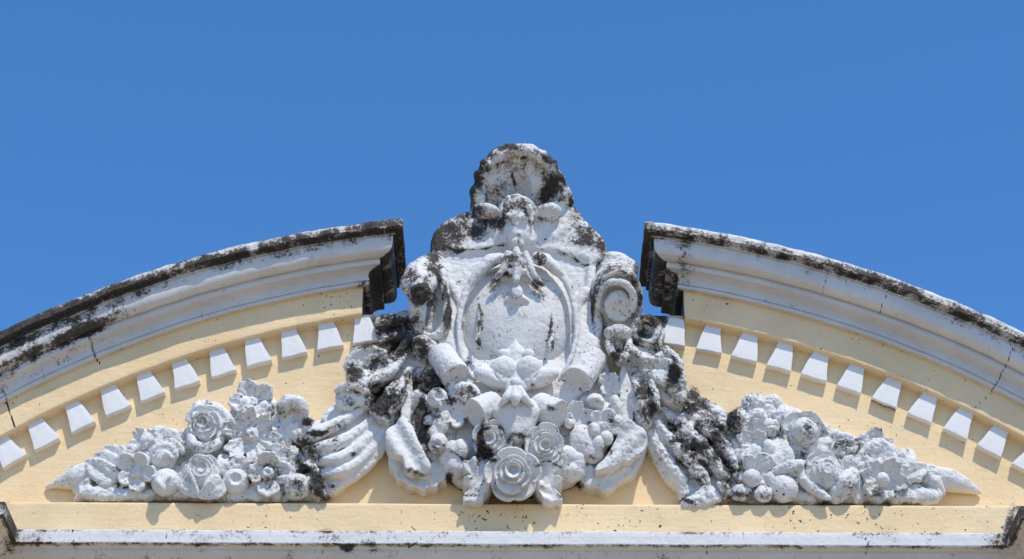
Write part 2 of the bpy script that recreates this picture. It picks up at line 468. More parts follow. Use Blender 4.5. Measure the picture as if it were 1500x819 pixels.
def raking_cornice(side, label):
    xe = XE_L if side < 0 else XE_R
    inn = -side                       # direction of the gap
    root = thing("raking_cornice", label, "cornice", (xe, 0, float(arc_z(np.array(xe), R_CORN))))
    e = np.array([q[0] for q in PROFILE])
    dr = np.array([q[1] for q in PROFILE])
    npf = len(e)
    t = np.linspace(0, 1, 460)
    xm = xe + inn * e
    x = xm[None, :] + (side * 6.2 - xm[None, :]) * t[::-1][:, None]
    zf = arc_z(x, R_CORN + dr[None, :])
    yf = np.repeat(-(0.12 + e)[None, :], len(t), 0)
    front = np.stack([x, yf, zf], -1)
    nb = 44
    tb = np.linspace(0, 1, nb)[1:]
    yb = -(0.12 + e)[None, :] + (0.56 + (0.12 + e))[None, :] * tb[:, None]
    ret = np.stack([np.repeat(xm[None, :], nb - 1, 0), yb, np.repeat(zf[-1:], nb - 1, 0)], -1)
    g = np.concatenate([front, ret], 0)
    nu = g.shape[0]
    v = g.reshape(-1, 3)
    # bare soiling: the top corona is black, the return into the gap is black
    fall = _TOP - np.repeat(dr[None, :], nu, 0)          # height below the top edge
    E2 = np.repeat(e[None, :], nu, 0)
    s = np.repeat(np.arange(nu)[:, None], npf, 1)
    isret = s >= len(t)
    along = np.abs(g[..., 0] - xe)
    L = side < 0
    base = np.full(fall.shape, .02)
    base = np.where((fall < .150) & (E2 > .252), .30 if L else .17, base)
    base = np.where((fall < .105) & (E2 > .28), .62 if L else .50, base)
    base = np.where((fall < .016) & (E2 > .2), .46 if L else .30, base)
    base = np.where(E2 < .2, np.where(fall < .05, .5, base), base)
    base = np.where(isret, .66 + .16 * np.sin(fall * 90 + g[..., 0] * 40) * np.sin(fall * 37), base)
    lowp = (fall > .40) if L else (fall > .09)
    base = base + np.where((~isret) & (along < .14) & lowp, .42 * (1 - along / .14), 0)
    if L:     # black streaks on the far left mouldings
        fx = np.clip((-3.3 - g[..., 0]) / 0.7, 0, 1) * (~isret)
        base = base + fx * np.where((fall > .22) & (fall < .30), .40, np.where((fall > .1) & (fall < .16), .3, np.where(fall < .36, .17, .06)))
        base = base + .62 * np.exp(-((g[..., 0] + 3.6) / .30) ** 2) * np.exp(-((fall - .235) / .06) ** 2) * (~isret)
    base = base.reshape(-1)
    base = base + .22 * fbm(v * np.array([1, 1, 3]), 2.6, 3, 4.0) * (base > .12)
    nz = fbm(v, 5.0, 3)
    v = v + 0.006 * np.stack([fbm(v, 6.0, 2, 1.0), fbm(v, 6.0, 2, 2.0), fbm(v, 3.0, 3, 3.0)], -1)
    worn = np.clip((.12 - fall.reshape(-1)) / .06, 0, 1)
    v[:, 2] += worn * 0.012 * fbm(v, 9.0, 3, 6.0)
    v[:, 1] += worn * 0.010 * fbm(v, 11.0, 3, 7.0)
    link("moulding", v, grid_faces(nu, npf, side > 0), TRIM, root, base, True, sharp=24)
    # yellow fascia under it, with a worn lower lip
    fp = densify([(.13, .03), (.12, .0), (.12, R_FASC - R_CORN + .012), (.117, R_FASC - R_CORN + .003), (.108, R_FASC - R_CORN), (-.01, R_FASC - R_CORN - .008)], .03)
    fp = np.array(fp)
    tx = np.linspace(0, 1, 420)
    x = xe + (side * 6.2 - xe) * tx[::-1]
    X = np.repeat(x[:, None], len(fp), 1)
    G = np.stack([X, np.repeat(-fp[None, :, 0], len(x), 0), arc_z(X, R_CORN + fp[None, :, 1])], -1)
    # end face towards the gap
    back = G[-1:].copy()
    ends = []
    for yy in (0.0, .5):
        b2 = back.copy()
        b2[..., 1] = np.maximum(b2[..., 1], yy)
        b2[..., 0] = xe
        ends.append(b2)
    G = np.concatenate([G] + ends, 0)
    v = G.reshape(-1, 3)
    v = v + 0.004 * np.stack([0 * v[:, 0], fbm(v, 4.0, 3, 2.0), fbm(v, 5.0, 3, 3.0)], -1)
    al = np.abs(v[:, 0] - xe)
    gr = .30 * np.exp(-al / .18) * np.clip((v[:, 2] * 0 + 1), 0, 1) * (0.5 + .5 * vnoise(v, 14.0)) + .7 * (G[..., 1].reshape(-1) > -.03) * (al < .01)
    link("fascia", v, grid_faces(G.shape[0], len(fp), side > 0), YELLOW, root, gr, True)
    return root


left_c = raking_cornice(-1, "left half of the broken arched cornice, black stained along its upper edge and streaked at the far left")
right_c = raking_cornice(1, "right half of the broken arched cornice, paler and less streaked, with one chipped block below")

# dentils: tapered blocks hanging under each fascia
DENT_H, DENT_P = .262, .074


def dentil_mesh(name, chipped=0, seed=0):
    rnd = np.random.default_rng(seed)
    wt, wb, dp = .062, .112, DENT_P
    n = 7
    verts, faces = [], []
    # rounded block: front grid with bevelled edges
    us = np.array([-1, -1, -.98, -.94, -.45, 0, .45, .94, .98, 1, 1])
    ws = np.array([0, .95, .99, 1, 1, 1, 1, 1, .99, .95, 0])
    rs = np.array([0, 0, .02, .06, .3, .5, .7, .95, .985, 1, 1])
    rw = np.array([0, .95, .99, 1, 1, 1, 1, 1, .99, .95, 0])
    G = np.zeros((len(us), len(rs), 3))
    for i, u in enumerate(us):
        for j, r in enumerate(rs):
            half = wt + (wb - wt) * r
            w = dp * (min(ws[i], rw[j]) if min(ws[i], rw[j]) > 0 else -.3)
            yy = -w
            G[i, j] = (u * half, yy, -r * DENT_H)
    v = G.reshape(-1, 3)
    v = v + np.stack([.003 * np.sin(v[:, 2] * 23 + seed), 0 * v[:, 0], .003 * np.sin(v[:, 0] * 31 + seed * 2)], -1)
    gr = .05 + .05 * rnd.random(len(v))
    low = np.repeat((np.arange(len(rs)) >= len(rs) - 1)[None, :], len(us), 0).reshape(-1)
    gr[low] += .10 + .14 * rnd.random()
    gr[np.abs(v[:, 2]) < .02] += .16 * rnd.random()
    if chipped:
        gr[low] = .75
        if chipped == 1:
            v[low, 2] += .02 * rnd.random(low.sum())
    me = bpy.data.meshes.new(name)
    f = grid_faces(len(us), len(rs), True)
    me.from_pydata([tuple(q) for q in v], [], [tuple(int(k) for k in q) for q in f])
    a = me.attributes.new("grime", 'FLOAT', 'POINT')
    a.data.foreach_set("value", gr.astype(np.float32))
    me.materials.append(CLEAN)
    me.update()
    me.polygons.foreach_set("use_smooth", np.full(len(me.polygons), True))
    me.set_sharp_from_angle(angle=math.radians(28))
    return me


DM = [dentil_mesh("dentil", 0, k) for k in range(7)]
DM_CHIP = dentil_mesh("dentil", 1, 9)
DM_DARK = dentil_mesh("dentil", 2, 10)
LEFT_D = [(-42, 0), (10, 668), (60, 638), (113, 612), (165, 590), (217, 568), (269, 549), (322, 533), (374, 518), (427, 505), (481, 493), (533, 485)]
RIGHT_D = [(988, 490), (1041, 500), (1095, 510), (1146, 523), (1197, 540), (1250, 558), (1303, 577), (1355, 599), (1407, 623), (1458, 650), (1511, 680), (1562, 700)]
for root, lst in ((left_c, LEFT_D), (right_c, RIGHT_D)):
    for k, (px, py) in enumerate(lst):
        u = P(px, 560 if py == 0 else py, DENT_P)[0]
        me = DM[(k * 5 + 3) % 7]
        lab = None
        if root is right_c and k == 6:
            me, lab = DM_CHIP, "block with a blackened chipped underside"
        if root is left_c and k == len(lst) - 1:
            me, lab = DM_DARK, "block with a black soiled underside beside the carving"
        o = bpy.data.objects.new("dentil", me)
        ang = math.asin((u - XC) / (R_FASC - .13))
        r = R_FASC + .012
        o.location = Vector((XC + r * math.sin(ang), 0, ZC + r * math.cos(ang))) - root.location
        o.rotation_euler = (0, ang + random.Random(k).uniform(-.022, .022), 0)
        s = random.Random(k + 40 + len(lst)).uniform(.97, 1.03)
        o.scale = (s, random.Random(k + 7).uniform(.93, 1.07), random.Random(k + 3).uniform(.97, 1.02))
        COL.objects.link(o)
        o.parent = root
        if lab:
            o["label"] = lab

# ------------------------------------------------------------------ the low ledge with its forward corners
ledge = thing("base_cornice", "long white topped ledge along the foot of the gable, breaking forward at both ends", "ledge", (0, 0, 9.0))
XL, XR, FWDB = -4.342, 4.362, .54
LP = [(.06, 9.19), (.10, 9.188), (.27, 9.180), (.292, 9.176), (.30, 9.168), (.303, 9.14), (.302, 9.10), (.303, 9.066), (.298, 9.056), (.285, 9.052), (.272, 9.050), (.270, 9.038), (.262, 9.034), (.232, 9.031), (.23, 9.02), (.226, 8.998), (.205, 8.975), (.175, 8.958), (.14, 8.948), (.136, 8.946), (.134, 8.932), (.112, 8.928), (.10, 8.925)]
LP = [(p_ + .05 if p_ > .1 else .15, z_ - .029) for p_, z_ in LP]
LP = densify(LP, .02)


def ledge_strip(name, pr, mat, gfun):
    pr = np.array(pr)
    secs = []
    for (x, y, sx) in ((-6.2, -FWDB, 0), (XL, -FWDB, 1), (XL, 0, 1), (XR, 0, -1), (XR, -FWDB, -1), (6.2, -FWDB, 0)):
        secs.append(np.stack([x + sx * pr[:, 0], y - pr[:, 0], pr[:, 1]], -1))
    G = []
    for a, b in zip(secs, secs[1:]):
        L = np.abs(a - b).max()
        k = max(2, int(L / .016))
        for i in range(k):
            G.append(a + (b - a) * i / k)
    G.append(secs[-1])
    G = np.array(G)
    v = G.reshape(-1, 3)
    v = v + np.array([0, .004, .0055])[None, :] * np.stack([0 * v[:, 0], fbm(v, 4.0, 3, 2.0), fbm(v, 3.2, 4, 3.0)], -1)
    g = gfun(G).reshape(-1)
    link(name, v, grid_faces(G.shape[0], G.shape[1], True), mat, ledge, g, True, sharp=24)


cut = next(i for i, q in enumerate(LP) if q[1] < 9.0235)


def g_strip(G):
    z = G[..., 2]
    n = fbm(G.reshape(-1, 3), 3.0, 3, 21.0).reshape(z.shape)
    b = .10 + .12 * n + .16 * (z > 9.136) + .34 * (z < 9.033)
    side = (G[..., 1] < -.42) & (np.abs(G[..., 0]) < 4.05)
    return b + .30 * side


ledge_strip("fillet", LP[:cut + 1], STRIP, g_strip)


def g_low(G):
    n = fbm(G.reshape(-1, 3), 3.0, 3, 31.0).reshape(G.shape[:2])
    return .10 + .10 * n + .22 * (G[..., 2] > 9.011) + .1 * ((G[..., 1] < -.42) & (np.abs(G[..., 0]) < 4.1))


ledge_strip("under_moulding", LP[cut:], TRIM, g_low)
low = [(.15, 8.896 - k * .05) for k in range(8)] + [(.15, 8.0), (.15, 0.0)]
ledge_strip("wall_below", low, YELLOW, lambda G: np.zeros(G.shape[:2]))

# ------------------------------------------------------------------ carving kit: distance fields meshed to plaster
def smin(a, b, k):
    if k <= 0:
        return np.minimum(a, b)
    h = np.maximum(k - np.abs(a - b), 0) / k
    return np.minimum(a, b) - h * h * k * .25


def smax(a, b, k):
    return -smin(-a, -b, k)


def frame(tilt=18, yaw=0, spin=0):
    """columns: a, b, n in (u,v,w); n faces out, tilted down by tilt, turned right by yaw"""
    t, y, s = math.radians(tilt), math.radians(yaw), math.radians(spin)
    n = np.array([math.sin(y) * math.cos(t), -math.sin(t), math.cos(y) * math.cos(t)])
    a = np.cross(np.array([0, 1, 0]), n)
    a /= np.linalg.norm(a)
    b = np.cross(n, a)
    a2 = math.cos(s) * a + math.sin(s) * b
    b2 = -math.sin(s) * a + math.cos(s) * b
    return np.stack([a2, b2, n], 1)


class Carving:
    def __init__(self):
        self.pr = []

    def put(self, lo, hi, fn, k=.008, op='u'):
        self.pr.append((np.array(lo, float), np.array(hi, float), fn, k, op))
        return self

    # --- primitives, all positions (u,v,w) metres
    def ell(self, c, r, R=None, k=.008, op='u'):
        c, r = np.array(c, float), np.array(r, float)
        m = r.max()

        def fn(x, y, z):
            x, y, z = x - c[0], y - c[1], z - c[2]
            if R is not None:
                x, y, z = (R[0, i] * x + R[1, i] * y + R[2, i] * z for i in range(3))
            k0 = np.sqrt((x / r[0]) ** 2 + (y / r[1]) ** 2 + (z / r[2]) ** 2)
            k1 = np.sqrt((x / r[0] ** 2) ** 2 + (y / r[1] ** 2) ** 2 + (z / r[2] ** 2) ** 2) + 1e-6
            return k0 * (k0 - 1) / k1
        return self.put(c - m, c + m, fn, k, op)

    def tube(self, pts, rad, k=.008, op='u', sub=4):
        pts = np.array(pts, float)
        rad = np.array(rad if hasattr(rad, '__len__') else [rad] * len(pts), float)
        if len(pts) > 2 and sub > 1:
            q, rr = [], []
            for i in range(len(pts) - 1):
                p0, p1, p2, p3 = pts[max(i - 1, 0)], pts[i], pts[i + 1], pts[min(i + 2, len(pts) - 1)]
                for s in range(sub):
                    t = s / sub
                    q.append(.5 * (2 * p1 + (p2 - p0) * t + (2 * p0 - 5 * p1 + 4 * p2 - p3) * t * t + (3 * p1 - p0 - 3 * p2 + p3) * t ** 3))
                    rr.append(rad[i] + (rad[i + 1] - rad[i]) * t)
            q.append(pts[-1])
            rr.append(rad[-1])
            pts, rad = np.array(q), np.array(rr)

        def fn(x, y, z):
            d = None
            for i in range(len(pts) - 1):
                a, b = pts[i], pts[i + 1]
                ab = b - a
                t = np.clip(((x - a[0]) * ab[0] + (y - a[1]) * ab[1] + (z - a[2]) * ab[2]) / max(ab @ ab, 1e-9), 0, 1)
                e = np.sqrt((x - a[0] - t * ab[0]) ** 2 + (y - a[1] - t * ab[1]) ** 2 + (z - a[2] - t * ab[2]) ** 2) - (rad[i] + (rad[i + 1] - rad[i]) * t)
                d = e if d is None else np.minimum(d, e)
            return d
        return self.put(pts.min(0) - rad.max(), pts.max(0) + rad.max(), fn, k, op)

    def slab(self, pts, pf, pb, rnd=.02, k=.008, op='u', sub=4, front=None, bulge=0.0):
        """outline given in pixels on the plane pf, extruded back to pb; bulge swells the middle forward"""
        q = np.array([P(x, y, pf)[:2] for x, y in pts])
        if sub > 1:
            n = len(q)
            o = []
            for i in range(n):
                p0, p1, p2, p3 = q[i - 1], q[i], q[(i + 1) % n], q[(i + 2) % n]
                for s in range(sub):
                    t = s / sub
                    o.append(.5 * (2 * p1 + (p2 - p0) * t + (2 * p0 - 5 * p1 + 4 * p2 - p3) * t * t + (3 * p1 - p0 - 3 * p2 + p3) * t ** 3))
            q = np.array(o)

        def fn(x, y, z):
            X, Y = x[:, :, 0], y[:, :, 0]
            X, Y = np.broadcast_arrays(X, Y)
            d = np.full(X.shape, 1e9)
            ins = np.zeros(X.shape, bool)
            for i in range(len(q)):
                a, b = q[i], q[(i + 1) % len(q)]
                ex, ey = b - a
                wx, wy = X - a[0], Y - a[1]
                t = np.clip((wx * ex + wy * ey) / max(ex * ex + ey * ey, 1e-12), 0, 1)
                d = np.minimum(d, (wx - ex * t) ** 2 + (wy - ey * t) ** 2)
                c = ((a[1] > Y) != (b[1] > Y))
                if abs(ey) > 1e-12:
                    ins ^= c & (X < ex * (Y - a[1]) / ey + a[0])
            d = np.sqrt(d)
            d = np.where(ins, -d, d)
            f = pf
            if bulge:
                f = pf - bulge + bulge * (1 - np.exp(-np.maximum(-d, 0) / (abs(bulge) * 1.3 + .02)))
            if front is not None:
                f = f + front(X, Y)
            f = np.asarray(f)
            f = f[:, :, None] if f.ndim == 2 else f
            return smax(d[:, :, None] + 0 * z, np.maximum(z - f, pb - z), rnd)
        ex = .12 if front is not None else .0
        return self.put([*q.min(0), pb], [*q.max(0), pf + ex], fn, k, op)

    def solid(self, c, R, rad, deep, hf, k=.012, rnd=.012, high=None):
        """a solid of height hf(rho, phi) over a lobed outline, in the frame R, reaching deep behind its centre"""
        c = np.array(c, float)
        hi_ = high if high is not None else rad

        def fn(x, y, z):
            x, y, z = x - c[0], y - c[1], z - c[2]
            a, b, n = (R[0, i] * x + R[1, i] * y + R[2, i] * z for i in range(3))
            rho = np.sqrt(a * a + b * b) + 1e-6
            phi = np.arctan2(b, a)
            h, out = hf(rho, phi)
            return smax(smax((n - h) * .6, rho - out - .12 * np.minimum(n, 0), rnd), -n - deep, .01)
        m = max(rad * 1.15, deep, hi_)
        return self.put(c - m, c + m, fn, k)

    # --- motifs
    def rose(self, c, rad, tilt=16, yaw=0, spin=0, tall=1.0, deep=None):
        R = frame(tilt, yaw, spin)
        rg = np.random.default_rng(int(abs(c[0] * 977 + c[1] * 131) * 10) % 99991)
        rings = [(1.0, 5, .17), (.70, 4, .15), (.49, 3, .13), (.31, 3, .12)]
        ph = rg.random(4) * 6.28
        lev = np.array([-.02, .16, .30, .38]) * rad * tall
        wob = rg.uniform(.9, 1.1, (4, 6))
        hup = rg.uniform(-.05, .07, (4, 6))

        def hf(rho0, phi0):
            h = np.zeros_like(rho0) - .35 * rad
            a0, b0 = rho0 * np.cos(phi0), rho0 * np.sin(phi0)
            RR, PH, II = [], [], []
            for j, ((f, n, am), p0) in enumerate(zip(rings, ph)):
                sh = .05 * rad * j
                rho = np.sqrt((a0 - .3 * sh) ** 2 + (b0 - sh) ** 2)
                phi = np.arctan2(b0 - sh, a0 - .3 * sh)
                q = ((phi - p0) * n / (2 * math.pi)) % n
                i = np.floor(q).astype(int) % n
                t = q - np.floor(q)
                r = rad * f * wob[j][i] * (1 - am + am * np.maximum(np.sin(np.pi * np.clip(.06 + t * .94, 0, 1)), 0) ** .5 + .07 * (t - .5))
                RR.append(r)
                PH.append(rho)
                II.append((i, t))
            for j in range(4):
                rho, r = PH[j], RR[j]
                inner = RR[j + 1] if j < 3 else 0.15 * rad
                t = np.clip((rho - inner * .9) / np.maximum(r - inner * .9, 1e-3), 0, 1)
                i, tt = II[j]
                lift = lev[j] + rad * ((.26 if j == 0 else .24) * t ** 1.5 - .10 * np.clip((t - .8) / .2, 0, 1) ** 2 + hup[j][i] + .06 * (tt - .5))
                h = np.where(rho < r, lift, h)
            rho = PH[3]
            h = np.where(rho < .15 * rad, lev[3] - .12 * rad, h)
            return h, RR[0]
        self.solid(c, R, rad * 1.06, deep if deep is not None else rad * .75, hf, rnd=.016)
        return self

    def blossom(self, c, rad, petals=5, tilt=16, yaw=0, spin=0, cup=.35, eye=.26, deep=None, frill=0.0, dish=.0):
        R = frame(tilt, yaw, spin)
        rg = np.random.default_rng(int(abs(c[0] * 577 + c[1] * 331) * 10) % 99991)
        var = rg.uniform(.86, 1.1, petals)
        vh = rg.uniform(-.10, .12, petals)

        def hf(rho, phi):
            s = (phi / (2 * math.pi) * petals) % petals
            i = np.floor(s).astype(int) % petals
            f = s - np.floor(s)
            bell = np.sin(np.pi * f)
            out = rad * var[i] * (.62 + .38 * np.maximum(bell, 0) ** .55) * (1 + frill * np.sin(phi * petals * 3.3 + c[0] * 40))
            t = np.clip(rho / np.maximum(out, 1e-3), 0, 1.2)
            h = rad * (.10 + vh[i] * t + cup * t ** 1.7 - .17 * (1 - bell) ** 2 * np.clip(t * 1.3, 0, 1) - .06 * np.exp(-((f - .5) / .09) ** 2) * t)
            h = h - dish * rad * np.exp(-(t / .5) ** 2)
            return h, out
        self.solid(c, R, rad * 1.1, deep if deep is not None else rad * .8, hf, rnd=.02)
        if eye > 0:
            n = R[:, 2]
            self.ell(np.array(c) + n * rad * .16, (rad * eye, rad * eye, rad * eye * .9), R, k=.006)
            self.ell(np.array(c) + n * rad * (.16 + eye * .95), (rad * eye * .42, rad * eye * .42, rad * eye * .3), R, k=.006, op='s')
        return self

    def leaf(self, a, b, wid, thick=.035, arch=.05, tilt=20, yaw=0, fold=.35, teeth=0.0, tip=.8, k=.008):
        """blade from a to b (u,v,w); arch lifts the middle, fold presses the midrib in"""
        a, b = np.array(a, float), np.array(b, float)
        L = np.linalg.norm(b - a)
        e = (b - a) / L
        n0 = frame(tilt, yaw)[:, 2]
        n = n0 - (n0 @ e) * e
        n /= np.linalg.norm(n)
        s_ = np.cross(n, e)

        def fn(x, y, z):
            x, y, z = x - a[0], y - a[1], z - a[2]
            s = (x * e[0] + y * e[1] + z * e[2]) / L
            t = x * s_[0] + y * s_[1] + z * s_[2]
            h = x * n[0] + y * n[1] + z * n[2]
            sc = np.clip(s, 0, 1)
            w = wid * np.sin(np.pi * (.12 + .88 * sc) ** tip) ** .75 + .004
            if teeth:
                w = w * (1 - teeth * (.5 + .5 * np.cos(sc * 6.28 * 3.5)))
            mid = arch * np.sin(np.pi * sc) + fold * np.abs(t) - .7 * (t / wid) ** 2 * wid * fold
            d = np.maximum(np.abs(t) - w, np.maximum(s - 1, -s) * L)
            return smax(d * .85, np.abs(h - mid) - thick * (1 - .45 * sc), .018)
        m = wid + abs(arch) + thick + .03
        return self.put(np.minimum(a, b) - m, np.maximum(a, b) + m, fn, k)

    def ball(self, c, r, squash=1.0, dent=0.0, tilt=18, yaw=0, spin=0, k=.008):
        R = frame(tilt, yaw, spin)
        self.ell(c, (r, r, r * squash), R, k)
        if dent:
            self.ell(np.array(c) + R[:, 2] * r * squash * 1.02 + R[:, 1] * r * .1, (r * dent, r * dent, r * dent * 1.2), R, .02, 's')
        return self

    # --- meshing
    def mesh(self, h):
        lo = np.min([p[0] - p[3] for p in self.pr if p[4] == 'u'], 0) - 3 * h
        hi = np.max([p[1] + p[3] for p in self.pr if p[4] == 'u'], 0) + 3 * h
        n = np.ceil((hi - lo) / h).astype(int) + 1
        ax = [(lo[i] + h * np.arange(n[i])) for i in range(3)]
        D = np.full(n, .3, np.float32)
        for (l, u, fn, k, op) in self.pr:
            i0 = np.clip(np.floor((l - k - 2 * h - lo) / h).astype(int), 0, n - 1)
            i1 = np.clip(np.ceil((u + k + 2 * h - lo) / h).astype(int) + 1, 1, n)
            if (i1 <= i0).any():
                continue
            x = ax[0][i0[0]:i1[0]][:, None, None]
            y = ax[1][i0[1]:i1[1]][None, :, None]
            z = ax[2][i0[2]:i1[2]][None, None, :]
            d = fn(x, y, z)
            s = (slice(i0[0], i1[0]), slice(i0[1], i1[1]), slice(i0[2], i1[2]))
            D[s] = smin(D[s], d, k) if op == 'u' else smax(D[s], -d, k)
        neg = D < 0
        c = np.zeros(np.array(n) - 1, np.int8)
        for a in (0, 1):
            for b in (0, 1):
                for e in (0, 1):
                    c += neg[a:n[0] - 1 + a, b:n[1] - 1 + b, e:n[2] - 1 + e]
        I, J, Kk = np.nonzero((c > 0) & (c < 8))
        idx = np.full(c.shape, -1, np.int64)
        idx[I, J, Kk] = np.arange(len(I))
        cor = [(a, b, e) for a in (0, 1) for b in (0, 1) for e in (0, 1)]
        val = {q: D[I + q[0], J + q[1], Kk + q[2]].astype(np.float64) for q in cor}
        acc = np.zeros((len(I), 3))
        cnt = np.zeros(len(I))
        for q in cor:
            for d_ in range(3):
                if q[d_]:
                    continue
                r = list(q)
                r[d_] = 1
                r = tuple(r)
                m = (val[q] < 0) != (val[r] < 0)
                t = val[q] / (val[q] - val[r] + 1e-12)
                p = np.array(q, float)[None, :] + np.zeros((len(I), 3))
                p[:, d_] = t
                acc[m] += p[m]
                cnt[m] += 1
        vert = np.stack([I, J, Kk], 1) + acc / cnt[:, None]
        F = []
        A = neg[:-1, 1:-1, 1:-1]
        B = neg[1:, 1:-1, 1:-1]
        def quads(i, j, k2, o1, o2, flip):
            q = np.stack([idx[i, j, k2], idx[i - o1[0], j - o1[1], k2 - o1[2]], idx[i - o1[0] - o2[0], j - o1[1] - o2[1], k2 - o1[2] - o2[2]], idx[i - o2[0], j - o2[1], k2 - o2[2]]], 1)
            q[flip] = q[flip][:, ::-1]
            F.append(q)
        i, j, k2 = np.nonzero(A != B)
        quads(i, j + 1, k2 + 1, (0, 1, 0), (0, 0, 1), ~neg[i, j + 1, k2 + 1])
        i, j, k2 = np.nonzero(neg[1:-1, :-1, 1:-1] != neg[1:-1, 1:, 1:-1])
        quads(i + 1, j, k2 + 1, (0, 0, 1), (1, 0, 0), ~neg[i + 1, j, k2 + 1])
        i, j, k2 = np.nonzero(neg[1:-1, 1:-1, :-1] != neg[1:-1, 1:-1, 1:])
        quads(i + 1, j + 1, k2, (1, 0, 0), (0, 1, 0), ~neg[i + 1, j + 1, k2])
        F = np.concatenate(F)
        v = lo[None, :] + vert * h
        # one light smoothing pass, then hand-modelled unevenness along the normals
        s = np.zeros_like(v)
        w = np.zeros(len(v))
        for a in range(4):
            b = (a + 1) % 4
            for d_ in range(3):
                s[:, d_] += np.bincount(F[:, a], v[F[:, b], d_], len(v))
            w += np.bincount(F[:, a], minlength=len(v))
        v = v * .6 + .4 * s / np.maximum(w, 1)[:, None]
        nn = np.cross(v[F[:, 2]] - v[F[:, 0]], v[F[:, 3]] - v[F[:, 1]])
        vn = np.zeros_like(v)
        for a in range(4):
            for d_ in range(3):
                vn[:, d_] += np.bincount(F[:, a], nn[:, d_], len(v))
        vn /= np.linalg.norm(vn, axis=1)[:, None] + 1e-12
        return v, F, vn

    def make(self, name, parent, h=.0075, base=.06, rough=.007, mat=None, label=None, back=None):
        v, F, vn = self.mesh(h)
        d = 1.25 * rough * fbm(v, 9.0, 3, 2.0) + rough * .8 * fbm(v, 30.0, 2, 5.0) - .7 * rough * (1 - np.abs(fbm(v, 15.0, 2, 9.0)) * 2.2).clip(0, 1) ** 3
        v = v + vn * d[:, None]
        wv = np.stack([v[:, 0], -v[:, 2], v[:, 1]], 1)
        wv_n = vn[:, 1]
        g = base + .10 * fbm(wv, 4.0, 3, 40.0) + .05 * np.clip(wv_n, 0, 1)
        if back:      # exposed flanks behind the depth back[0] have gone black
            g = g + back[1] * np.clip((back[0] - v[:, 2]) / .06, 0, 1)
        # keep winding outward in world axes: (u,v,w)->(x,z,-y) is a proper rotation
        o = link(name, wv, F, mat or WHITE, parent, g, name in ("plaque", "medallion"))
        if label:
            o["label"] = label
        return o


S_ = lambda px: px * PX

# ------------------------------------------------------------------ the central cartouche
cart = thing("cartouche", "tall white plaster cartouche in the arch gap, with shell top, oval shield and roses", "ornament", tuple(P(757, 733, 0)[[0, 2, 1]] * np.array([1, -1, 1])))

c = Carving()
c.slab([(650, 372), (700, 360), (800, 360), (866, 376), (870, 420), (872, 470), (884, 510), (898, 560), (905, 610), (893, 650), (862, 690), (800, 716), (700, 716), (650, 690), (612, 650), (600, 605), (612, 560), (632, 510), (644, 470), (646, 420)], .15, -.36, .05)
c.slab([(632, 344), (648, 324), (668, 314), (690, 306), (757, 300), (838, 305), (856, 318), (872, 334), (887, 351), (885, 374), (870, 384), (840, 376), (800, 368), (750, 362), (690, 368), (654, 366), (640, 384), (630, 376)], .20, -.36, .06, k=.02)
# neck under the boss
c.tube([P(757, 318, .22), P(757, 345, .24), P(757, 362, .20)], [.16, .12, .07], k=.06)
c.tube([P(720, 330, .2), P(732, 350, .2)], [.05, .03], k=.05)
c.tube([P(800, 325, .2), P(782, 352, .2)], [.06, .03], k=.05)
c.tube([P(836, 312, .16), P(822, 340, .18), P(800, 350, .18)], [.06, .05, .03], k=.05)
# flowing outer edges beside the oval
c.tube([P(650, 392, .16), P(650, 430, .16), P(646, 470, .16), P(650, 512, .16)], [.04, .05, .05, .04], k=.04)
c.tube([P(866, 392, .16), P(866, 440, .16), P(874, 480, .16), P(866, 520, .16)], [.04, .05, .05, .04], k=.04)
c.tube([P(664, 440, .14), P(662, 480, .18), P(672, 530, .2), P(690, 565, .2)], [.05, .07, .06, .04], k=.05)
c.tube([P(850, 440, .14), P(852, 490, .18), P(842, 530, .2), P(822, 565, .2)], [.05, .07, .06, .04], k=.05)
c.slab([(640, 500), (658, 488), (676, 520), (692, 556), (700, 584), (680, 592), (656, 566), (642, 535)], .25, .0, .04, k=.04)
c.slab([(876, 500), (858, 488), (840, 520), (824, 556), (816, 584), (834, 592), (858, 568), (872, 538)], .25, .0, .04, k=.04)
# swelling below the oval
c.ell(P(756, 580, .06), (.52, .42, .22), k=.06)
c.ell(P(620, 610, .22), (.17, .34, .16), None, .04, 's')
c.ell(P(890, 610, .24), (.15, .30, .14), None, .04, 's')
c.make("plaque", cart, .009, .05, .006, back=(.06, .6))

# the shell on top
c = Carving()
def flute(X, Y):
    cx, cy = P(757, 318, .3)[:2]
    a = np.arctan2(X - cx, Y - cy)
    return .012 * np.cos(a * 11)
c.slab([(757, 213), (735, 216), (718, 224), (705, 238), (697, 258), (691, 278), (688, 296), (684, 312), (700, 320), (757, 324), (820, 320), (843, 308), (838, 292), (833, 276), (827, 258), (819, 242), (804, 228), (782, 216)], .30, -.36, .10, front=lambda X, Y: .10 * np.clip((Y - P(757, 262, .3)[1]) / .3, -.8, 1.0))
c.tube([P(694, 300, .22), P(700, 272, .26), P(712, 245, .36), P(736, 225, .43), P(760, 221, .45), P(784, 225, .43), P(806, 241, .37), P(820, 264, .27), P(832, 292, .22)], [.035, .036, .04, .036, .042, .036, .04, .036, .035], k=.04)
cc = P(759, 292, .50)
def cavity(x, y, z):
    x, y, z = x - cc[0], y - cc[1], z - cc[2]
    a = np.arctan2(x, y + .10)
    m = 1 + .115 * np.cos(a * 9.0) + .012 * np.cos(a * 23 + 1) + 0 * z
    r = (.455 * m, .43 * m, .43 * m)
    k0 = np.sqrt((x / r[0]) ** 2 + (y / r[1]) ** 2 + (z / r[2]) ** 2)
    return (k0 - 1) * .25
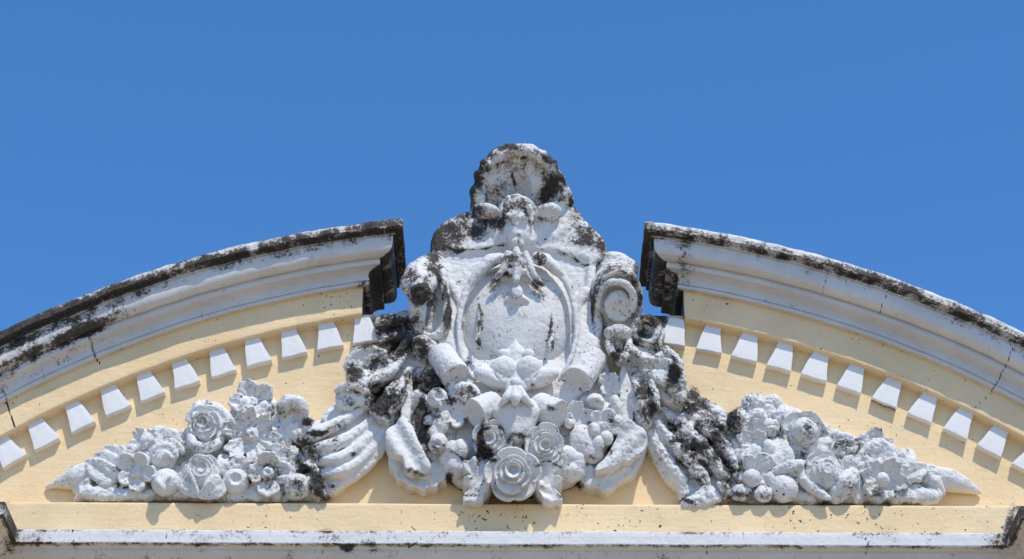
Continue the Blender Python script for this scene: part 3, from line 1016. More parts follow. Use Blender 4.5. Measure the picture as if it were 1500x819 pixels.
for (x, y, pp) in ((699, 280, .27), (704, 258, .33), (714, 241, .38), (730, 228, .42), (750, 222, .44), (772, 222, .44), (792, 230, .41), (808, 244, .37), (818, 262, .32), (828, 284, .26)):
    c.ell(P(x, y, pp), (.062, .062, .06), k=.03)
c.put(cc - .6, cc + .6, cavity, .02, 's')
c.ell(P(759, 231, .47), (.12, .05, .08), None, .04, 's')
c.ell(P(703, 292, .22), (.06, .035, .05), frame(10, 0, 40), .03)
c.ell(P(828, 292, .22), (.08, .05, .06), frame(10, 0, -30), .03)
c.ell(P(826, 296, .30), (.05, .03, .04), frame(10, 0, -30), .02, 's')
c.make("shell_crest", cart, .0085, .18, .010, back=(.12, .6))

# boss of the crest with its side lobes
c = Carving()
c.ell(P(758, 312, .26), (.135, .14, .15), k=.02)
c.tube([P(734, 304, .24), P(744, 292, .28), P(757, 288, .29), P(771, 292, .28), P(783, 304, .24)], [.022, .026, .028, .026, .022], k=.02)
for (x, y, pp, a, b_, d) in ((745, 302, .38, .055, .05, .04), (760, 298, .39, .05, .04, .04), (772, 306, .37, .05, .055, .04), (750, 316, .39, .05, .06, .04), (766, 320, .37, .05, .05, .04), (757, 330, .32, .07, .07, .06), (741, 322, .31, .04, .06, .04), (776, 322, .31, .04, .06, .04)):
    c.ell(P(x, y, pp), (a, b_, d), frame(18, 0, x * 7), k=.012)
c.tube([P(764, 292, .42), P(768, 304, .43), P(762, 316, .43), P(768, 328, .38)], [.012, .014, .012, .012], k=.012, op='s')
c.tube([P(738, 310, .40), P(748, 309, .44), P(760, 310, .44)], [.010, .014, .010], k=.012, op='s')
c.make("carved_boss", cart, .0075, .19, .010)
c = Carving()
c.ell(P(714, 312, .25), (.110, .062, .11), frame(-10, -8, -4), k=.02)
c.tube([P(722, 314, .18), P(734, 322, .18)], [.05, .05], k=.03)
c.make("scroll_lobe", cart, .0075, .10, .006)
c = Carving()
c.ell(P(803, 311, .25), (.12, .07, .12), frame(0, 8, 6), k=.02)
c.ell(P(798, 318, .24), (.09, .06, .08), k=.02)
c.tube([P(792, 316, .18), P(780, 324, .18)], [.05, .05], k=.03)
c.tube([P(818, 300, .2), P(826, 293, .18), P(836, 298, .16)], [.04, .045, .03], k=.03)
c.make("scroll_lobe", cart, .0075, .12, .009)

# convex oval shield
c = Carving()
c.ell(P(758, 468, .05), (.535, .625, .285), k=.01)
c.make("medallion", cart, .0075, .11, .002)

# raised strap round the oval, left and right
c = Carving()
c.tube([P(733, 378, .32), P(718, 383, .33), P(704, 397, .33), P(687, 418, .31), P(677, 446, .30), P(672, 480, .29), P(676, 515, .28), P(688, 545, .27), P(696, 556, .24)], [.045, .062, .050, .036, .028, .024, .022, .02, .018], k=.02)
c.ell(P(735, 379, .37), (.055, .045, .05), frame(20, 10, 30), k=.02)
c.tube([P(660, 420, .17), P(672, 440, .18), P(676, 470, .18)], [.06, .05, .03], k=.05)
c.make("strap", cart, .0075, .05, .005)
c = Carving()
c.tube([P(786, 377, .32), P(799, 381, .33), P(813, 394, .33), P(829, 412, .31), P(839, 440, .30), P(845, 478, .29), P(841, 510, .28), P(829, 540, .27), P(820, 556, .24)], [.045, .060, .050, .036, .028, .024, .022, .02, .018], k=.02)
c.tube([P(858, 430, .17), P(846, 450, .18), P(842, 474, .18)], [.06, .05, .03], k=.05)
c.make("strap", cart, .0075, .05, .005)
c = Carving()
c.ball(P(791, 379, .37), .062, 1.1)
c.make("bead", cart, .007, .28, .005)

# leaf hanging over the top of the oval
c = Carving()
c.slab([(757, 362), (768, 368), (776, 382), (782, 400), (794, 416), (798, 421), (786, 416), (774, 406), (764, 410), (757, 415), (750, 410), (740, 404), (728, 412), (716, 418), (722, 408), (733, 394), (738, 380), (746, 368)], .41, .2, .03, bulge=.09, k=.02)
c.tube([P(744, 372, .42), P(736, 396, .41), P(722, 413, .38)], [.03, .035, .02], k=.03)
c.tube([P(770, 372, .42), P(780, 398, .41), P(795, 417, .38)], [.03, .035, .02], k=.03)
c.tube([P(757, 366, .42), P(757, 390, .44), P(756, 410, .43)], [.03, .045, .03], k=.03)
for x, y in ((749, 383), (765, 384), (748, 397), (767, 398), (757, 404)):
    c.ell(P(x, y, .425), (.03, .03, .025), k=.02)
c.make("hanging_leaf", cart, .0065, .15, .007)
c = Carving()
c.ball(P(758, 357, .36), .058)
c.make("bead", cart, .007, .06, .003)
c = Carving()
c.slab([(755, 415), (764, 422), (774, 432), (776, 438), (766, 438), (757, 446), (748, 438), (738, 438), (739, 431), (748, 421)], .405, .28, .03, bulge=.05)
c.ell(P(757, 427, .40), (.05, .07, .03), k=.03)
c.make("leaf_tip", cart, .0065, .10, .006)

# dribbled mortar runs on the oval
for x, y0, y1 in ((701, 446, 502), (808, 462, 508)):
    c = Carving()
    c.tube([P(x + 2, y0, .285), P(x, (y0 + y1) / 2, .295), P(x - 1, y1, .295)], [.012, .02, .03], k=.01)
    c.make("mortar_run", cart, .0065, .22, .006)

# lower leaf: five lobes with rolled eyes
c = Carving()
c.slab([(755, 492), (761, 499), (768, 505), (772, 513), (768, 522), (765, 532), (769, 545), (774, 560), (768, 568), (744, 568), (738, 560), (743, 545), (746, 532), (742, 522), (738, 513), (743, 505), (749, 499)], .43, .2, .014, bulge=.05, k=.006, sub=3)
c.tube([P(755, 500, .445), P(756, 530, .45), P(756, 556, .45)], [.008, .012, .014], k=.02, op='s')
for sx in (-1, 1):
    X = lambda x: 756 + sx * (x - 756)
    c.ell(P(X(774), 520, .38), (.058, .052, .055), frame(18, 0, 30 * sx), k=.006)
    c.ell(P(X(775), 541, .385), (.115, .112, .07), frame(18, 0, -30 * sx), k=.006)
    c.tube([P(X(768), 530, .47), P(X(776), 536, .475), P(X(786), 537, .46)], [.008, .012, .008], k=.012, op='s')
    c.ell(P(X(788), 555, .35), (.185, .082, .085), frame(18, 0, 20 * sx), k=.008)
    c.ell(P(X(806), 544, .33), (.065, .075, .06), frame(18, 0, 30 * sx), k=.03)
    c.ell(P(X(775), 550, .47), (.013, .016, .06), None, .008, 's')
    c.ell(P(X(786), 549, .47), (.010, .05, .06), frame(18, 0, -35 * sx), .02, 's')
c.make("acanthus_leaf", cart, .006, .07, .003)
c = Carving()
c.ball(P(755, 561, .52), .048)
c.make("bead", cart, .007, .05, .003)
c = Carving()
c.tube([P(755, 569, .53), P(755, 583, .56), P(755, 592, .55)], [.032, .046, .02], k=.006)
c.tube([P(749, 569, .52), P(742, 582, .54), P(731, 595, .51)], [.03, .038, .012], k=.006)
c.tube([P(761, 569, .52), P(768, 582, .54), P(780, 595, .51)], [.03, .038, .012], k=.006)
c.make("bud", cart, .0055, .05, .002)

# rolled scroll ends under the oval
def roll(a, b, ra, rb, name="scroll_roll", base=.05):
    c = Carving()
    a, b = np.array(a), np.array(b)
    e = (b - a) / np.linalg.norm(b - a)
    L = np.linalg.norm(b - a)
    def fn(x, y, z):
        x, y, z = x - a[0], y - a[1], z - a[2]
        s = x * e[0] + y * e[1] + z * e[2]
        r = np.sqrt(np.maximum(x * x + y * y + z * z - s * s, 0))
        q = smax(r * (1 + 0 * s) - (ra + (rb - ra) * s / L), np.maximum(s - L, -s), .008)
        # spiral line in the end face
        return q
    m = max(ra, rb) + .02
    c.put(np.minimum(a, b) - m, np.maximum(a, b) + m, fn)
    c.ell(b + e * .02, (rb * .72, rb * .72, .035), np.stack([np.cross(e, [0, 1, 0]) / np.linalg.norm(np.cross(e, [0, 1, 0])), np.cross(np.cross(e, [0, 1, 0]), e) * -1 / np.linalg.norm(np.cross(e, [0, 1, 0])), e], 1), .02, 's')
    c.make(name, cart, .0075, base, .006)

roll(P(644, 518, .22), P(668, 552, .33), .115, .13)
roll(P(872, 523, .22), P(846, 557, .33), .115, .13)
roll(P(726, 592, .30), P(695, 606, .38), .12, .135)
roll(P(786, 594, .30), P(818, 609, .38), .12, .14)
c = Carving()
c.ell(P(756, 603, .40), (.205, .14, .11), k=.03)
c.slab([(722, 594), (740, 589), (757, 588), (776, 589), (789, 595), (785, 612), (774, 628), (757, 637), (741, 629), (729, 612)], .50, .2, .05, bulge=.05, k=.03)
c.make("bulging_roll", cart, .0068, .05, .0028)
c = Carving()   # torn rolled edge left of the roll
c.tube([P(664, 580, .25), P(678, 570, .34), P(692, 572, .38), P(698, 584, .38)], [.05, .06, .05, .04], k=.03)
c.tube([P(652, 545, .2), P(662, 565, .25), P(668, 582, .25)], [.05, .06, .05], k=.03)
c.make("curled_edge", cart, .0075, .12, .009)

# the side scrolls
c = Carving()
c.tube([P(644, 382, .12), P(630, 390, .18), P(615, 402, .26), P(606, 418, .32)], [.05, .11, .125, .115], k=.03)
c.tube([P(628, 398, .18), P(620, 415, .34), P(616, 428, .42)], [.11, .12, .105], k=.03)
c.ell(P(615, 433, .50), (.075, .075, .05), frame(45, -20), .02, 's')
c.ell(P(615, 432, .47), (.045, .045, .04), frame(45, -20), .005)
c.ell(P(597, 412, .12), (.06, .09, .10), k=.02)
c.tube([P(636, 386, .16), P(648, 402, .27), P(653, 430, .31), P(655, 460, .31), P(650, 482, .29), P(636, 494, .25), P(618, 492, .2)], [.05, .05, .042, .04, .042, .04, .035], k=.02)
c.tube([P(612, 440, .36), P(612, 465, .28), P(616, 492, .18)], [.085, .07, .05], k=.02)
c.tube([P(640, 420, .12), P(640, 460, .12), P(630, 490, .10)], [.10, .09, .06], k=.03)
c.make("volute", cart, .0085, .16, .009)
c = Carving()
R = frame(44, 3)
def disc(x, y, z, c0=P(905, 441, .26), R=R):
    x, y, z = x - c0[0], y - c0[1], z - c0[2]
    a, b, n = (R[0, i] * x + R[1, i] * y + R[2, i] * z for i in range(3))
    rho = np.sqrt((a / .222) ** 2 + (b / .285) ** 2)
    return smax((rho - 1 - .10 * np.minimum(n, 0)) * .2, np.abs(n + .20) - .24, .03)
q = P(905, 441, .26)
c.put(q - .52, q + .42, disc)
c.tube([P(880, 383, .10), P(905, 380, .14), P(926, 392, .18)], [.07, .07, .06], k=.05)
nq = R[:, 2]
c.ell(q + nq * .05, (.195, .255, .085), R, .012, 's')
c.ell(q + nq * -.01 + R[:, 1] * -.02, (.120, .130, .09), R, k=.004)
c.tube([q + nq * (.035 + .03 * t) + R @ np.array(((.19 - .135 * t) * math.cos(3.6 - 8.2 * t), (.235 - .165 * t) * math.sin(3.6 - 8.2 * t) - .01, 0)) for t in np.linspace(0, .93, 16)], list(np.linspace(.03, .040, 16)), k=.006, sub=2)
c.ell(q + nq * .04 + R @ np.array((-.16, -.17, 0)), (.06, .13, .10), frame(44, 3, 28), .03, 's')
c.tube([P(872, 462, .20), P(869, 440, .22), P(874, 412, .24), P(888, 394, .24)], [.03, .032, .035, .03], k=.04)
c.make("volute", cart, .0085, .13, .006)
# knot under the right scroll
c = Carving()
c.tube([P(893, 488, .25), P(905, 486, .32), P(918, 488, .28)], [.05, .065, .05], k=.02)
c.tube([P(892, 500, .26), P(896, 516, .32), P(908, 524, .34), P(919, 515, .32), P(922, 500, .26)], [.03, .035, .04, .035, .03], k=.02)
c.tube([P(906, 492, .22), P(906, 530, .16)], [.07, .05], k=.03)
c.make("knot", cart, .0075, .20, .009)
c = Carving()
c.tube([P(604, 500, .2), P(618, 504, .28), P(632, 508, .24)], [.06, .075, .05], k=.03)
c.tube([P(606, 518, .2), P(620, 522, .24), P(634, 516, .2)], [.035, .04, .03], k=.02)
c.tube([P(618, 500, .12), P(616, 535, .12)], [.09, .07], k=.03)
c.make("knot", cart, .0075, .24, .012)

# leafy aprons at both lower corners, two layers each
def apron(pts, p, pb, bulge, ribs=(), base=.05, hollow=(), tilt=None):
    c = Carving()
    c.slab(pts, p, pb, .014, sub=3, front=tilt)
    for (x, y, pp, ra, rb, rc, sp) in hollow:
        c.ell(P(x, y, pp), (ra, rb, rc), frame(10, 0, sp), .025, 's')
    for r in ribs:
        c.tube([P(x, y, pp) for x, y, pp in r], [.02] * len(r), k=.03)
    c.make("apron_leaf", cart, .0075, base, .006)

apron([(590, 610), (602, 620), (610, 638), (620, 658), (628, 674), (631, 685), (620, 692), (610, 688), (602, 692), (592, 684), (590, 672), (582, 668), (572, 664), (566, 652), (564, 638), (570, 626), (580, 618)], .29, .06, 0, tilt=lambda U, V: .018 * np.cos((U * .86 + V * .5) * 38) - .03 * np.clip(P(590, 640, .28)[1] - V, -.1, .4))
apron([(570, 666), (580, 670), (592, 676), (612, 682), (630, 677), (642, 674), (654, 680), (660, 691), (655, 703), (645, 704), (640, 713), (628, 712), (620, 718), (608, 711), (599, 712), (592, 703), (582, 702), (576, 690), (569, 680)], .17, -.02, .06, hollow=((606, 697, .215, .17, .05, .085, -22),), tilt=lambda U, V: .012 * np.cos(U * 46))
apron([(598, 534), (604, 560), (602, 590), (600, 618), (588, 622), (586, 600), (590, 570), (592, 545)], .22, -.02, .05)
apron([(914, 614), (930, 618), (944, 630), (949, 646), (942, 660), (932, 666), (922, 674), (912, 674), (900, 684), (888, 686), (874, 690), (872, 682), (884, 670), (894, 656), (902, 642), (908, 628)], .29, .06, 0, tilt=lambda U, V: .018 * np.cos((U * .7 - V * .7) * 38) - .03 * np.clip(P(915, 640, .28)[1] - V, -.1, .4))
apron([(944, 652), (944, 668), (936, 682), (926, 694), (914, 700), (904, 706), (894, 716), (882, 718), (874, 712), (862, 713), (852, 704), (852, 690), (862, 680), (874, 688), (890, 690), (910, 678), (928, 664)], .17, -.02, .06, hollow=((908, 696, .215, .17, .05, .085, 28),), tilt=lambda U, V: .012 * np.cos(U * 46 + 1))
apron([(914, 534), (924, 560), (928, 590), (926, 622), (912, 626), (908, 600), (908, 570), (908, 545)], .22, -.02, .05)

apron([(598, 556), (612, 600), (634, 660), (660, 700), (630, 706), (596, 698), (580, 676), (574, 640), (586, 600)], .09, -.03, .02)
apron([(912, 556), (900, 600), (886, 660), (856, 706), (884, 710), (914, 696), (936, 670), (940, 640), (924, 600)], .09, -.03, .02)
# three roses, their leaves and pods
for (x, y, p, r, t, yw, sp, tall, lab) in ((751, 697, .41, 38, 16, 0, 10, .9, None), (722, 646, .38, 30, 14, -6, 80, .9, "rose with a black stained left rim"), (797, 650, .38, 31, 14, 6, 200, .9, None)):
    c = Carving()
    c.rose(P(x, y, p), S_(r), t, yw, sp, tall, deep=.26)
    c.make("rose", cart, .0058, .05, .003, label=lab)
def vine_leaf(tip_dir):
    s = tip_dir
    X = lambda x: 751 + s * (x - 751)
    c = Carving()
    q0, q1 = P(X(714), 672, .36)[:2], P(X(686), 726, .36)[:2]
    ax_ = (q1 - q0) / np.linalg.norm(q1 - q0)
    def crease(U, V):
        t = (U - q0[0]) * ax_[1] - (V - q0[1]) * ax_[0]
        l = (U - q0[0]) * ax_[0] + (V - q0[1]) * ax_[1]
        return .30 * np.abs(t) - .03 + .014 * np.cos(l * 46 + np.abs(t) * 40) * np.clip(np.abs(t) * 14, 0, 1) - .05 * np.clip(l / .3, 0, 1.2)
    c.slab([(X(726), 664), (X(722), 696), (X(716), 712), (X(709), 720), (X(706), 729), (X(694), 731), (X(688), 727), (X(678), 729), (X(680), 717), (X(689), 709), (X(680), 703), (X(678), 695), (X(691), 692), (X(681), 687), (X(677), 674), (X(688), 673), (X(697), 667), (X(708), 672)], .38, .04, .012, k=.008, sub=2, front=crease)
    c.make("leaf", cart, .006, .06, .003)
vine_leaf(1)
vine_leaf(-1)
c = Carving()
c.slab([(757, 640), (768, 656), (764, 668), (752, 672), (744, 664), (742, 652)], .34, .1, .03, bulge=.06)
c.make("leaf", cart, .0065, .06, .006)
def pods(lst, name, base=.06, rough=.006):
    for q in lst:
        c = Carving()
        for (x, y, p, r, sx, sy) in q:
            c.ell(P(x, y, p), (S_(r) * sx, S_(r) * sy, S_(r)), k=.018)
        c.make(name, cart, .0072, base, rough)
pods([[(662, 660, .24, 13, 1, 1.2), (676, 658, .26, 13, 1, 1.2), (653, 672, .20, 9, 1, 1.3), (668, 682, .18, 18, 1, 1.1)], [(830, 668, .24, 14, 1, 1.1), (846, 674, .22, 12, 1, 1.3), (835, 690, .18, 17, 1.2, 1), (852, 690, .16, 8, 1, 1.4)]], "seed_pod")

# fruit and small flowers in the left hollow
c = Carving(); c.ball(P(641, 583, .30), S_(15), 1, .35, 20, 10); c.make("fruit", cart, .0068, .05, .004)
c = Carving(); c.ball(P(627, 616, .24), S_(7.5), 1, .3); c.make("fruit", cart, .0065, .10, .003)
c = Carving(); c.blossom(P(629, 558, .22), S_(19), 4, 14, -6, 20, .3, .32); c.make("blossom", cart, .0068, .45, .006, label="blackened blossom")
c = Carving(); c.blossom(P(664, 604, .26), S_(25), 5, 18, 8, 40, .45, .0); c.make("blossom", cart, .0068, .10, .008)
c = Carving(); c.ell(P(646, 622, .24), (.075, .13, .085), frame(18, 0, -20)); c.ell(P(634, 636, .24), (.06, .07, .07), k=.02); c.make("fruit", cart, .0068, .16, .008)
c = Carving(); c.ball(P(642, 650, .26), S_(14.5), 1.1, .3, 30); c.make("fruit", cart, .0068, .12, .006)
c = Carving(); c.tube([P(604, 592, .12), P(612, 582, .16), P(626, 590, .18)], [.06, .06, .05], k=.02); c.tube([P(602, 606, .1), P(606, 590, .12)], [.05, .06], k=.02); c.make("leaf", cart, .0072, .12, .009)
c = Carving(); c.tube([P(622, 600, .12), P(618, 625, .12), P(628, 655, .12)], [.08, .10, .08], k=.03); c.tube([P(640, 575, .1), P(650, 610, .12), P(650, 645, .12)], [.10, .13, .1], k=.03); c.make("flower_bed", cart, .0085, .30, .012)
# fruit and small flowers in the right hollow
c = Carving(); c.blossom(P(893, 562, .20), S_(20), 4, 14, 10, 15, .3, .28, frill=.04); c.make("blossom", cart, .0068, .05, .006)
c = Carving(); c.ball(P(872, 590, .26), S_(13), 1, .0); c.tube([P(862, 587, .33), P(872, 583, .35), P(882, 588, .33)], [.02, .025, .02], k=.02); c.make("fruit", cart, .0068, .06, .007)
c = Carving(); c.ell(P(903, 600, .22), (.055, .125, .09), frame(18, 6, 12)); c.ell(P(904, 618, .24), (.05, .06, .06), k=.02); c.make("pod", cart, .0068, .07, .006)
c = Carving(); c.blossom(P(848, 612, .24), S_(24), 4, 18, -4, 60, .35, .0, frill=.05); c.ball(P(834, 621, .33), S_(7)); c.make("blossom", cart, .0068, .07, .007)
c = Carving(); c.blossom(P(884, 624, .24), S_(27), 5, 16, 8, 30, .28, .22); c.make("blossom", cart, .0068, .06, .005)
for (x, y, p, r, s) in ((870, 630, .30, 9, 1.3), (876, 650, .27, 10, 1.3), (888, 642, .27, 10, 1.1)):
    c = Carving(); c.ell(P(x, y, p), (S_(r), S_(r) * s, S_(r))); c.make("fruit", cart, .0065, .06, .004)
c = Carving(); c.ell(P(855, 648, .2), (.13, .16, .13)); c.ell(P(868, 664, .2), (.1, .09, .1), k=.03); c.make("fruit", cart, .0072, .06, .006)
c = Carving(); c.tube([P(862, 600, .1), P(880, 620, .12), P(870, 655, .12)], [.14, .16, .12], k=.03); c.tube([P(890, 570, .1), P(900, 610, .1)], [.1, .08], k=.03); c.make("flower_bed", cart, .0085, .08, .012)

# ------------------------------------------------------------------ the two fluted horns with their acanthus curls
hornL = thing("cornucopia", "fluted plaster horn with blackened curled leaves, left of the shield and its scroll", "ornament", tuple(P(505, 733, 0)[[0, 2, 1]] * np.array([1, -1, 1])))
hornR = thing("cornucopia", "fluted plaster horn mottled black all over its upper side, right of the shield", "ornament", tuple(P(1010, 735, 0)[[0, 2, 1]] * np.array([1, -1, 1])))
c = Carving()
c.slab([(438, 640), (452, 622), (480, 606), (510, 596), (545, 578), (572, 582), (576, 604), (566, 640), (545, 672), (515, 700), (484, 724), (474, 716), (462, 690), (446, 664)], .13, -.03, .05)
for pts, r in (([(446, 646, .16), (464, 634, .22), (492, 622, .2), (525, 604, .17), (556, 586, .14)], [.05, .06, .055, .045, .03]),
               ([(456, 660, .18), (480, 654, .24), (508, 643, .22), (538, 622, .18), (562, 598, .14)], [.045, .06, .055, .045, .03]),
               ([(466, 676, .18), (490, 673, .23), (518, 660, .21), (546, 634, .17), (566, 608, .13)], [.045, .05, .05, .04, .03]),
               ([(474, 694, .16), (496, 692, .20), (526, 676, .18), (552, 648, .15), (570, 616, .12)], [.04, .05, .045, .04, .03]),
               ([(480, 716, .10), (508, 704, .12), (536, 684, .12), (560, 655, .10), (572, 622, .08)], [.04, .05, .045, .04, .03])):
    c.tube([P(q[0], q[1], q[2] - .012) for q in pts], r, k=.034)
c.make("horn", hornL, .0075, .07, .006)

def cup(root, pts, p, pb, hole, base, name="acanthus_leaf", bulge=0, rough=.009, extra=()):
    c = Carving()
    c.slab(pts, p, pb, .022, bulge=bulge * .8, sub=3)
    for q in extra:
        c.tube([P(*w) for w in q[0]], q[1], k=.02)
    for (x, y, pp, a, b, d, sp) in hole:
        c.ell(P(x, y, pp), (a, b, d), frame(10, 0, sp), .03, 's')
    c.make(name, root, .0078, base, rough)

cup(hornL, [(505, 532), (512, 520), (526, 510), (546, 508), (560, 514), (574, 524), (580, 540), (570, 552), (552, 560), (536, 572), (522, 566), (508, 550)], .30, .0, [(546, 532, .34, .13, .08, .10, 20)], .14,
    extra=[([(506, 536, .27), (516, 520, .30), (538, 510, .30), (562, 516, .28)], [.03, .035, .035, .03]), ([(530, 566, .3), (552, 556, .3), (578, 540, .28), (592, 520, .24)], [.035, .04, .035, .03])])
cup(hornL, [(490, 574), (498, 564), (512, 560), (526, 562), (540, 574), (550, 584), (540, 592), (524, 588), (514, 596), (502, 594), (492, 586)], .30, .0, [], .12, bulge=.08,
    extra=[([(494, 572, .26), (510, 564, .31), (528, 568, .3), (545, 582, .26)], [.03, .04, .035, .03])])
cup(hornL, [(546, 584), (556, 572), (566, 560), (578, 552), (590, 552), (597, 566), (592, 582), (580, 594), (572, 608), (560, 614), (548, 606), (540, 596)], .33, .0, [], .22, bulge=.09, rough=.014,
    extra=[([(572, 600, .3), (582, 576, .33), (592, 556, .28), (600, 540, .22)], [.04, .04, .035, .03])])
cup(hornL, [(470, 612), (480, 598), (492, 588), (504, 592), (512, 604), (498, 612), (480, 620)], .15, -.02, [(492, 606, .2, .09, .05, .06, 20)], .06)
c = Carving()
c.tube([P(422, 612, .12), P(414, 600, .20), P(420, 590, .26), P(434, 588, .26), P(444, 598, .22), P(446, 610, .16)], [.05, .06, .065, .06, .05, .035], k=.03)
c.tube([P(424, 630, .1), P(432, 622, .14), P(452, 628, .14), P(470, 632, .12)], [.06, .05, .04, .03], k=.03)
c.tube([P(440, 640, .1), P(424, 628, .1), P(420, 610, .1)], [.08, .08, .06], k=.03)
c.ell(P(431, 606, .10), (.09, .10, .10), k=.03)
c.make("leaf_curl", hornL, .0075, .12, .007)
c = Carving(); c.ell(P(451, 617, .18), (.055, .045, .05), frame(18, 0, 30)); c.make("bead", hornL, .0065, .2, .004)
# tangle of leaves at the foot of the cornice end
cup(hornL, [(552, 466), (572, 458), (600, 452), (612, 470), (604, 492), (580, 508), (562, 506), (552, 490)], .13, -.36, [], .20, name="leaf_bed", rough=.02,
    extra=[([(556, 486, .12), (572, 476, .16), (596, 470, .16)], [.03, .035, .03]), ([(566, 502, .13), (582, 494, .18), (604, 494, .18)], [.035, .05, .035]), ([(556, 474, .10), (562, 488, .14), (560, 502, .13)], [.03, .03, .025])])
cup(hornL, [(570, 520), (584, 508), (604, 504), (624, 520), (622, 540), (606, 552), (590, 560), (576, 552)], .17, .0, [(606, 534, .23, .1, .07, .07, 30)], .14, name="leaf_bed", rough=.012,
    extra=[([(576, 530, .2), (586, 516, .26), (596, 500, .26), (606, 492, .22)], [.035, .045, .045, .04])])

# right side
c = Carving()
c.slab([(940, 600), (956, 580), (990, 566), (1020, 572), (1048, 588), (1072, 606), (1082, 630), (1086, 660), (1088, 700), (1080, 726), (1040, 736), (1006, 738), (992, 716), (968, 690), (950, 660), (940, 630)], .13, -.03, .05)
for pts, r in (([(946, 616, .10), (962, 650, .14), (984, 684, .15), (1004, 714, .13), (1006, 733, .10)], [.035, .05, .055, .055, .04]),
               ([(952, 604, .13), (974, 634, .18), (1000, 664, .21), (1022, 690, .20), (1034, 712, .16)], [.03, .045, .055, .06, .05]),
               ([(962, 594, .14), (990, 616, .19), (1020, 646, .24), (1044, 674, .23), (1062, 700, .18)], [.03, .045, .055, .06, .05]),
               ([(976, 584, .14), (1006, 602, .18), (1036, 628, .22), (1062, 654, .21), (1076, 684, .18)], [.03, .045, .05, .055, .045]),
               ([(996, 572, .13), (1022, 586, .16), (1048, 604, .18), (1070, 628, .17)], [.03, .04, .045, .04])):
    c.tube([P(q[0], q[1], q[2] - .012) for q in pts], r, k=.034)
for i in range(16):
    rr = random.Random(i + 77)
    t, s = rr.random(), rr.random()
    c.ell(P(985 + 90 * t + 10 * s, 595 + 95 * t - 60 * s + 45, .2 + .04 * rr.random()), (.03 + .03 * rr.random(), .025 + .02 * rr.random(), .04), frame(18, 0, -40), k=.03)
c.make("horn", hornR, .0078, .15, .016)
cup(hornR, [(1010, 738), (998, 734), (1004, 724), (1018, 716), (1034, 706), (1050, 712), (1056, 728), (1040, 736)], .26, .05, [], .18, name="acanthus_leaf", bulge=.06, rough=.012)
cup(hornR, [(924, 566), (934, 556), (948, 552), (962, 560), (966, 580), (960, 600), (950, 618), (940, 616), (930, 600), (924, 584)], .31, .0, [], .18, bulge=.08, rough=.014,
    extra=[([(930, 560, .28), (938, 585, .31), (946, 612, .27)], [.035, .04, .03]), ([(954, 560, .28), (960, 580, .3), (964, 600, .26)], [.035, .04, .03])])
cup(hornR, [(944, 548), (956, 532), (974, 522), (992, 524), (1003, 540), (1000, 560), (1010, 578), (996, 592), (974, 586), (956, 572)], .27, .0, [(986, 550, .31, .05, .09, .07, 0)], .14, bulge=.05, rough=.012,
    extra=[([(946, 546, .24), (966, 556, .30), (986, 572, .3), (1004, 588, .26)], [.035, .045, .04, .035]), ([(960, 532, .24), (980, 530, .28), (998, 546, .26), (1000, 566, .24)], [.03, .035, .035, .03])])
cup(hornR, [(1000, 586), (1014, 578), (1030, 588), (1044, 602), (1060, 612), (1056, 624), (1036, 620), (1014, 612), (1000, 604)], .24, .0, [], .22, bulge=.05, rough=.015)
c = Carving()
c.tube([P(930, 478, .20), P(938, 468, .25), P(950, 466, .26), P(960, 474, .25), P(962, 488, .24), P(954, 498, .24), P(942, 500, .24), P(932, 492, .22), P(930, 480, .20)], [.04, .04, .042, .04, .04, .042, .045, .04, .04], k=.01)
c.tube([P(946, 484, .08), P(948, 510, .10)], [.13, .13], k=.02)
c.ell(P(946, 484, .26), (.075, .085, .10), None, .02, 's')
c.make("leaf_cup", hornR, .0072, .20, .008)
c = Carving()
c.tube([P(922, 506, .22), P(934, 520, .26), P(950, 528, .27), P(966, 522, .26), P(976, 512, .22)], [.03, .035, .04, .035, .03], k=.02)
c.tube([P(934, 520, .14), P(950, 545, .14), P(930, 560, .12)], [.10, .1, .07], k=.03)
c.tube([P(968, 512, .18), P(984, 520, .22), P(996, 534, .22)], [.04, .045, .035], k=.02)
c.make("acanthus_leaf", hornR, .0078, .13, .01)
cup(hornR, [(912, 470), (930, 462), (952, 462), (968, 468), (974, 484), (970, 500), (958, 512), (930, 510), (914, 496)], .12, -.36, [], .22, name="leaf_bed", rough=.014)
cup(hornR, [(908, 520), (926, 510), (948, 520), (956, 540), (944, 560), (928, 570), (912, 560)], .16, .0, [], .1, name="leaf_bed", rough=.01)

# ------------------------------------------------------------------ flower sprays at the two lower corners
sprayL = thing("flower_spray", "white plaster spray of roses, daisies and fruit tapering to a leaf at the left corner", "ornament", tuple(P(280, 731, 0)[[0, 2, 1]] * np.array([1, -1, 1])))
sprayR = thing("flower_spray", "white plaster spray of roses and knobbly blossoms tapering to a leaf at the right corner", "ornament", tuple(P(1240, 735, 0)[[0, 2, 1]] * np.array([1, -1, 1])))


